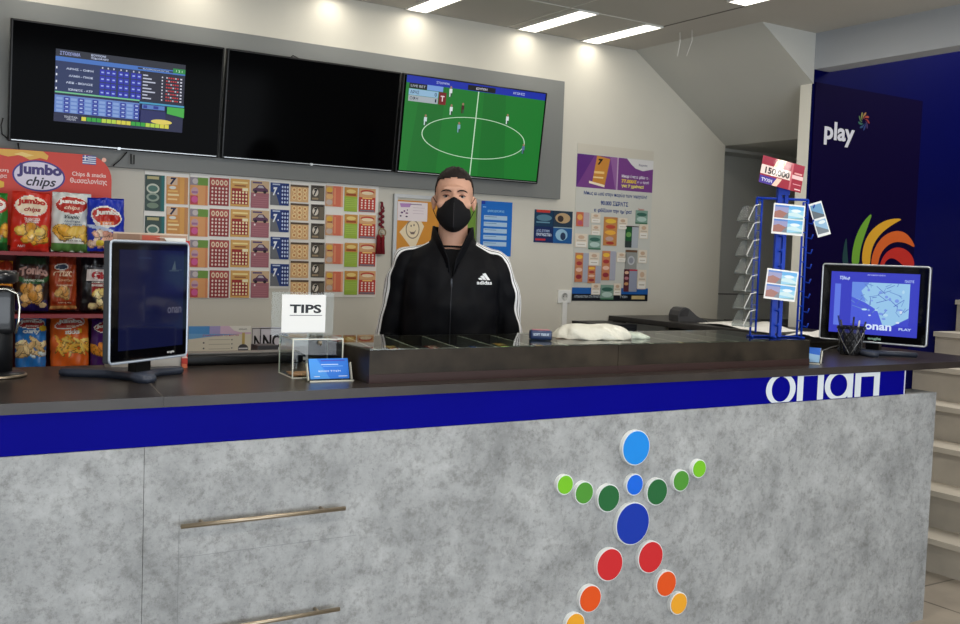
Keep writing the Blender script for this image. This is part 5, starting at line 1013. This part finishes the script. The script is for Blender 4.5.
for k, c in enumerate([(150, 110, 60), (160, 60, 40), (130, 40, 40), (60, 40, 90), (30, 50, 110), (24, 60, 100), (40, 90, 80), (70, 100, 60), (120, 120, 60)]):
    a0 = -2.2+k*2*PI/9; pts = []
    for j in range(7): q = a0+0.16*j; r_ = 9+3.9*j; pts.append((c0[0]+r_*.62*math.cos(q), c0[1]+r_*math.sin(q)))
    for j in range(6, -1, -1): q = a0+0.16*j+.36*math.sin(PI*j/6)+.12; r_ = 9+3.9*j; pts.append((c0[0]+r_*.62*math.cos(q), c0[1]+r_*math.sin(q)))
    mb.add([(q[0], -0.001, q[1]) for q in [pp(*p) for p in pts]], [tuple(range(len(pts)))], mat(c, .5))
mb.build('small_swirl', t)

# ------------------------------------------------------------------ the man behind the counter
from mathutils import noise as NZ
man = thing('person', 'person in black face mask and black track jacket with white sleeve stripes, standing', 'person', (2.080, 3.52, 0), -0.5306)
SKIN = mat((214, 166, 142), 0.55, noise=0.05, nscale=18); HAIR = mat((34, 26, 23), 0.75, noise=.3, nscale=60); JK = mat((9, 10, 15), 0.6, bump=.08, bscale=500, spec=.14); TEE = mat((10, 10, 13), 0.85, spec=.2)
MSK = mat((20, 20, 23), 0.8, bump=.1, bscale=300, spec=.2); TRO = mat((30, 34, 46), 0.85)
def chain(mb, pts, rs, mt, n=18):
    P = []; Q = []
    for i_ in range(len(pts)-1):
        a_, b_ = Vector(pts[i_]), Vector(pts[i_+1])
        for k in range(6): P.append(a_.lerp(b_, k/6)); Q.append(rs[i_]+(rs[i_+1]-rs[i_])*k/6)
    P.append(Vector(pts[-1])); Q.append(rs[-1]); mb.tube(P, Q, mt, n); mb.ball(P[0], Q[0], mt); mb.ball(P[-1], Q[-1], mt)
def loft(mb, rings, mt, n=36, ex=2.4):
    vs = []; fs = []
    for z, hw, hd, cy_ in rings:
        for k in range(n):
            a_ = 2*PI*k/n; c_, s_ = math.cos(a_), math.sin(a_)
            vs.append((hw*math.copysign(abs(c_)**(2/ex), c_), cy_+hd*math.copysign(abs(s_)**(2/ex), s_), z))
    for j in range(len(rings)-1):
        for k in range(n): fs.append((j*n+k, j*n+(k+1) % n, (j+1)*n+(k+1) % n, (j+1)*n+k))
    fs.append(tuple(range(n-1, -1, -1))); m_ = len(rings)-1; fs.append(tuple(range(m_*n, m_*n+n))); mb.add(vs, fs, mt, True)
def remesh(mb, name, vox, smooth_it, parent, mt, fn=None, cut=None):
    o = mb.build('tmp'); md = o.modifiers.new('r', 'REMESH'); md.mode = 'VOXEL'; md.voxel_size = vox; md.use_smooth_shade = True
    if smooth_it: ms = o.modifiers.new('s', 'SMOOTH'); ms.factor = 0.5; ms.iterations = smooth_it
    dg = bpy.context.evaluated_depsgraph_get(); dg.update(); me = bpy.data.meshes.new_from_object(o.evaluated_get(dg)); bpy.data.objects.remove(o)
    if fn:
        nr = [v.normal.copy() for v in me.vertices]
        for v, q in zip(me.vertices, nr): v.co = fn(v.co, q)
    if cut:
        bm = bmesh.new(); bm.from_mesh(me); dl = [f for f in bm.faces if cut(f.calc_center_median())]; bmesh.ops.delete(bm, geom=dl, context='FACES'); bm.to_mesh(me); bm.free()
    me.materials.clear(); me.materials.append(mt); me.name = name
    for p in me.polygons: p.use_smooth = True; p.material_index = 0
    o = bpy.data.objects.new(name, me); COL.objects.link(o); o.parent = parent; return o
# body: head, neck, trunk, arms, hands, legs as one surface
b = MB()
b.ball((0, .012, 1.742), (.0765, .095, .094), SKIN, 36, 24); b.ball((0, -.010, 1.668), (.066, .078, .082), SKIN, 32, 20); b.ball((0, -.040, 1.622), (.040, .045, .036), SKIN)
b.ball((0, -.028, 1.70), (.069, .066, .07), SKIN, 28, 18); b.ball((0, -.086, 1.752), (.050, .010, .012), SKIN)
chain(b, [(0, -.088, 1.735), (0, -.106, 1.695)], [.008, .014], SKIN); b.ball((.01, -.098, 1.688), .010, SKIN); b.ball((-.01, -.098, 1.688), .010, SKIN)
b.ball((0, -.088, 1.652), (.024, .012, .010), SKIN)
for s in (1, -1):
    b.ball((s*.080, .012, 1.698), (.009, .018, .030), SKIN); b.ball((s*.085, .018, 1.708), (.007, .014, .018), SKIN)
    b.ball((s*.045, -.066, 1.69), (.024, .02, .02), SKIN)
chain(b, [(0, .018, 1.66), (0, .022, 1.50)], [.057, .063], SKIN)
loft(b, [(.90, .15, .10, .0), (1.0, .155, .10, 0), (1.1, .15, .10, 0), (1.2, .155, .105, 0), (1.3, .165, .112, 0), (1.4, .17, .11, .005), (1.46, .165, .09, .01), (1.50, .13, .07, .015), (1.53, .08, .06, .02)], SKIN)
ARM = {}
for s in (1, -1):
    sh, el, wr = (s*.178, .012, 1.445), (s*.248, .035, 1.17), (s*.245, -.035, .935); ARM[s] = (sh, el, wr)
    chain(b, [sh, el, wr], [.050, .038, .026], SKIN)
    b.ball((s*.246, -.045, .885), (.020, .036, .050), SKIN)
    for k, (dy, l_) in enumerate([(-.075, .068), (-.057, .078), (-.038, .073), (-.020, .058)]):
        p0 = Vector((s*.247, dy, .858)); p1 = p0+Vector((-s*.004, -.004, -l_*.5)); p2 = p1+Vector((-s*.012, 0.0, -l_*.36)); p3 = p2+Vector((-s*.014, 0.002, -l_*.22))
        chain(b, [p0+Vector((0, 0, .03)), p0, p1, p2, p3], [.0085, .0085, .008, .0075, .0065], SKIN, 10)
    chain(b, [(s*.243, -.07, .905), (s*.232, -.092, .870), (s*.222, -.098, .838)], [.011, .0095, .008], SKIN, 10)
    chain(b, [(s*.085, 0, .90), (s*.095, .0, .50), (s*.10, .01, .09)], [.085, .055, .040], SKIN)
    chain(b, [(s*.10, .02, .05), (s*.115, -.13, .035)], [.038, .030], SKIN)
def face(v, nr):
    x, y, z = v
    if z > 1.58 and y < 0:
        for s in (1, -1):
            d = ((x-s*.031)/.017)**2+((z-1.722)/.012)**2; v = v+Vector((0, .0075*math.exp(-d), 0))
    return v
body = remesh(b, 'body', .0048, 4, man, SKIN, face)
# eyes, lids, brows
for s in (1, -1):
    e_ = MB(); e_.ball((s*.031, -.0690, 1.7222), .0115, mat((178, 166, 158), .3, spec=.2), 20, 14); e_.ball((s*.031, -.0755, 1.722), (.0064, .0060, .0064), mat((30, 20, 16), .15), 14, 10); e_.build('eye', man)
    MB().tube([(s*(.031+q*.0145), -.0838+.004*abs(q)**2+.0012*q, 1.7285-.0065*q*q) for q in [-1, -.6, -.2, .2, .6, 1]], [.0012, .0024, .0030, .0030, .0024, .0012], mat((150, 104, 86), .6), 8).build('upper_eyelid', man)
    MB().tube([(s*(.031+q*.0140), -.0852+.004*abs(q)**2, 1.7258-.0045*q*q) for q in [-1, -.6, -.2, .2, .6, 1]], [.0006, .0011, .0013, .0013, .0011, .0006], HAIR, 6).build('eyelashes', man)
    MB().tube([(s*.012, -.0935, 1.740), (s*.022, -.0945, 1.7445), (s*.034, -.0905, 1.7455), (s*.046, -.080, 1.742), (s*.052, -.0725, 1.737)], [.0018, .0028, .0029, .0024, .0010], HAIR, 8).build('eyebrow', man)
# hair
def hairshell():
    mb = MB(); nu, nv = 72, 44; vs = []; ok = []
    for j in range(nv+1):
        for i_ in range(nu):
            th_ = PI*j/nv*0.86; ph = 2*PI*i_/nu; dx, dy, dz = math.sin(th_)*math.cos(ph), math.sin(th_)*math.sin(ph), math.cos(th_)
            front = max(0, -dy)
            off = .0028+.011*max(0, dz)**1.1+.004*NZ.noise(Vector((dx*9, dy*9, dz*9)))*max(0, dz)
            x, y, z = (.0765+off*.55)*dx, .012+(.095+off*.7)*dy, 1.742+(.094+off)*dz
            if dz > .4: z += -.004*(1-abs(dx))
            vs.append((x, y, z))
            side = abs(dx)
            hl = 1.803-.012*side if dy < -.35 else None
            if hl is None:
                if dy < .12: hl = 1.722+.08*max(0, (-dy-.08)/.27)**1.5
                else: hl = 1.735-.115*min(1, (dy-.12)/.30)
            ok.append(z > hl)
    fs = []
    for j in range(nv):
        for i_ in range(nu):
            q = (j*nu+i_, (j+1)*nu+i_, (j+1)*nu+(i_+1) % nu, j*nu+(i_+1) % nu)
            if sum(ok[k] for k in q) >= 2: fs.append(q)
    mb.add(vs, fs, HAIR, True); o = mb.build('hair', man); md = o.modifiers.new('t', 'SOLIDIFY'); md.thickness = .005; md.offset = -1
    bm = bmesh.new(); bm.from_mesh(o.data); bmesh.ops.delete(bm, geom=[v for v in bm.verts if not v.link_faces], context='VERTS'); bmesh.ops.remove_doubles(bm, verts=bm.verts[:], dist=.0002); bm.to_mesh(o.data); bm.free(); return o
hairshell()
# mask
mb = MB(); nu, nv = 32, 28; vs = []; fs = []
for j in range(nv+1):
    v = j/nv
    for i_ in range(nu+1):
        u = 2*i_/nu-1; au = abs(u)
        hw = .066*math.sin(PI*(.13+.64*v))**.48
        zt, zb = 1.7175-.034*au**1.2, 1.583+.022*au**2
        z = zb+(zt-zb)*v
        yc = -.104-.030*math.sin(PI*min(1, (.12+.80*v)))**.8
        y = yc+.066*au**1.75*(1-.1*math.sin(PI*v))+.004*(1-au)
        if v < .12: y += (0.12-v)*.18
        vs.append((u*hw, y-.004*math.exp(-(u/.06)**2), z))
for j in range(nv):
    for i_ in range(nu): q = j*(nu+1)+i_; fs.append((q, q+1, q+nu+2, q+nu+1))
o = mb.add(vs, fs, MSK, True).build('face_mask', man); md = o.modifiers.new('t', 'SOLIDIFY'); md.thickness = .0022; md.offset = 1
for s in (1, -1):
    MB().tube([(s*.060, -.062, 1.692), (s*.072, -.035, 1.702), (s*.084, .005, 1.722), (s*.088, .022, 1.712), (s*.086, .030, 1.69)], .0016, MSK, 6).tube([(s*.052, -.055, 1.612), (s*.068, -.025, 1.640), (s*.082, .012, 1.670), (s*.086, .028, 1.69)], .0016, MSK, 6).build('ear_loop', man)
MB().tube([(0, -.1415, 1.695-.012*k) for k in range(9)], .0008, mat((60, 60, 62), .7), 5).build('mask_seam', man)
# t-shirt
b = MB(); loft(b, [(1.0, .166, .112, 0), (1.1, .160, .112, 0), (1.2, .166, .118, 0), (1.3, .176, .124, 0), (1.4, .18, .120, .004), (1.46, .172, .10, .01), (1.50, .140, .084, .014), (1.535, .092, .078, .018), (1.56, .070, .072, .02)], TEE)
remesh(b, 'tshirt', .006, 3, man, TEE, None, lambda c: c.z > 1.515+.035*max(0, (c.y+.03)/.08) and abs(c.x) < .10)
MB().tube([(.0705*math.cos(q), .018+.077*math.sin(q), 1.526+.030*max(0, math.sin(q)+.55)*.6) for q in [2*PI*k/40 for k in range(40)]], .0042, TEE, 8, closed=True).build('tshirt_collar', man)
# jacket
b = MB(); loft(b, [(.93, .178, .126, 0), (.96, .188, .134, 0), (1.02, .182, .130, 0), (1.1, .188, .132, 0), (1.2, .196, .136, 0), (1.3, .200, .138, 0), (1.38, .198, .134, .004), (1.44, .196, .122, .008), (1.48, .188, .105, .012), (1.51, .160, .090, .015), (1.535, .120, .085, .018), (1.552, .092, .084, .02), (1.575, .083, .082, .02)], JK)
for s in (1, -1):
    sh, el, wr = ARM[s]; mid = (s*.218, .022, 1.31)
    chain(b, [(s*.10, .015, 1.478), (s*.170, .012, 1.455)], [.062, .066], JK, 24)
    chain(b, [(s*.172, .012, 1.453), mid, el, (s*.245, -.0, 1.04), (s*.2455, -.032, .955)], [.068, .062, .054, .046, .036], JK, 24)
def folds(v, nr):
    x, y, z = v
    n1 = NZ.noise(Vector((x*9+3, y*9, z*5))); n2 = NZ.noise(Vector((x*16-z*9, y*14, z*11+x*6)))
    arm = max(0, min(1, (abs(x)-.17)/.04)); ax = (z*26+x*16*(1 if x > 0 else -1)+y*20)
    return v+nr*(.009*n1+.007*n2+arm*.005*math.sin(ax+4*n1)+(1-arm)*.006*math.sin((abs(x)*26+z*20)+5*n1)*max(0, min(1, (1.40-z)/.1)))
def vcut(c):
    if c.y < .0 and c.z > 1.405 and abs(c.x) < .004+(c.z-1.405)*.36: return True
    return c.z > 1.535 and (c.x/.081)**2+((c.y-.02)/.080)**2 < 1
jk = remesh(b, 'track_jacket', .006, 4, man, JK, folds, vcut)
md = jk.modifiers.new('t', 'SOLIDIFY'); md.thickness = .003; md.offset = -1
bvh = BVHTree.FromPolygons([v.co.copy() for v in jk.data.vertices], [tuple(p.vertices) for p in jk.data.polygons])
# stand collar, open at the front
mb = MB(); vs = []; fs = []; n = 48; m_ = 8
for k in range(n+1):
    q = k/n*2-1; a_ = -PI/2+PI*(1+q)      # from front, round the back, to front
    fr = max(0, (abs(q)-.62)/.38)
    for j in range(m_+1):
        v = j/m_; R_ = .086-.006*v+.012*fr*v
        gap = .0
        x, y = R_*math.cos(a_), .018+R_*math.sin(a_)*1.0
        zlo = 1.548-.142*fr**1.25; zhi = 1.600-.125*fr**1.5+.006*math.sin(abs(q)*3)
        if fr > 0:
            sgn = -1 if q < 0 else 1
            x = (-sgn if False else (1 if math.cos(a_) > 0 else -1))*(abs(x)*(1-fr*.10)+.010*fr*v+.003*fr); y = y-.042*fr+.0*v
        vs.append((x, y, zlo+(zhi-zlo)*v))
for k in range(n):
    for j in range(m_): q = k*(m_+1)+j; fs.append((q, q+m_+1, q+m_+2, q+1))
o = mb.add(vs, fs, JK, True).build('jacket_collar', man); md = o.modifiers.new('t', 'SOLIDIFY'); md.thickness = .005; md.offset = 0
# zip
def proj(x, z, off=.0025):
    h = bvh.ray_cast(Vector((x, -.5, z)), Vector((0, 1, 0)))
    return Vector((x, (h[0].y if h[0] else -.13)-off, z))
zz_ = [1.40-.018*k for k in range(25)]
MB().tube([proj(.0, z, .001) for z in zz_], .0028, mat((52, 53, 58), .35, .5), 6).build('zip', man)
p = proj(0, 1.40, .004); MB().box(-.004, .004, p.y-.004, p.y+.001, 1.365, 1.402, mat((60, 62, 66), .3, .7), bev=.0015).build('zip_pull', man)
# chest mark
mb = MB(); LGM = mat((232, 234, 236), .6)
for k, (bx, hh_) in enumerate([(.0, .34), (.30, .66), (.60, 1.0)]):
    q = [(.05+bx-.02, 0), (.05+bx+.24, 0), (.05+bx+.24-hh_*.42+.10, hh_), (.05+bx-.02-hh_*.42+.24, hh_)]
    pts = []
    q = [(bx+.10, 0.0), (bx+.34, 0.0), (bx+.34-.40*hh_, hh_), (bx+.10-.40*hh_+.0, hh_*1.0-.14)]
    for u, v in q: pts.append(proj(.105+u*.050, 1.400+v*.027, .0035))
    mb.add(pts, [(0, 1, 2, 3)], LGM)
tv_, tf, ar = text_geo('adidas', .03); mb.add([proj(.099+.060*x, 1.382+.015*y, .0035) for x, y in tv_], tf, LGM); mb.build('chest_logo', man)
# three stripes down each shoulder and sleeve
SW = mat((240, 241, 242), .6)
for s in (1, -1):
    path = [((s*.095, .0, 1.49), (0, -.25, 1)), ((s*.13, .0, 1.48), (s*.05, -.25, 1)), ((s*.155, .0, 1.465), (s*.22, -.25, 1)), ((s*.172, .008, 1.453), (s*.6, -.4, .8)), ((s*.178, .01, 1.445), (s*.9, -.45, .35)), ((s*.19, .014, 1.40), (s, -.5, .12)), ((s*.218, .022, 1.31), (s, -.52, .1)), ((s*.235, .03, 1.24), (s, -.54, .06)), ((s*.248, .035, 1.17), (s, -.55, 0)), ((s*.241, .018, 1.10), (s, -.55, 0)), ((s*.245, .0, 1.04), (s, -.55, 0)), ((s*.2455, -.025, .97), (s, -.55, 0))]
    for k in (-1, 0, 1):
        vs = []; N_ = 0
        for i_ in range(len(path)-1):
            for f_ in range(7 if i_ < len(path)-2 else 8):
                q = f_/7; A = Vector(path[i_][0]).lerp(Vector(path[i_+1][0]), q); N = Vector(path[i_][1]).lerp(Vector(path[i_+1][1]), q).normalized()
                Tn = (Vector(path[i_+1][0])-Vector(path[i_][0])).normalized(); B = N.cross(Tn).normalized()
                if B.y > 0: B = -B
                for h_ in (-1, -.33, .33, 1):
                    P_ = A+B*(k*.0165+h_*.0062); h = bvh.ray_cast(P_+N*.25, -N)
                    c_ = h[0] if h[0] else P_+N*.06
                    vs.append(c_+N*.0022)
                N_ += 1
        fs = []
        for r_ in range(N_-1):
            for c_ in range(3): q = r_*4+c_; fs.append((q, q+1, q+5, q+4))
        MB().add(vs, fs, SW, True).build('sleeve_stripe', man)
# trousers and shoes
b = MB(); loft(b, [(.86, .165, .12, 0), (.95, .165, .118, 0), (1.0, .158, .11, 0)], TRO)
for s in (1, -1): chain(b, [(s*.085, 0, .88), (s*.095, 0, .50), (s*.10, .012, .11)], [.100, .074, .058], TRO)
remesh(b, 'trousers', .009, 4, man, TRO)
for s in (1, -1):
    b = MB(); chain(b, [(s*.10, .03, .052), (s*.108, -.07, .045), (s*.118, -.155, .034)], [.050, .045, .034], BLACKP)
    def flat_(v, nr): v.z = max(v.z, .003); return v
    remesh(b, 'shoe', .007, 2, man, mat((230, 230, 230), .5), flat_)
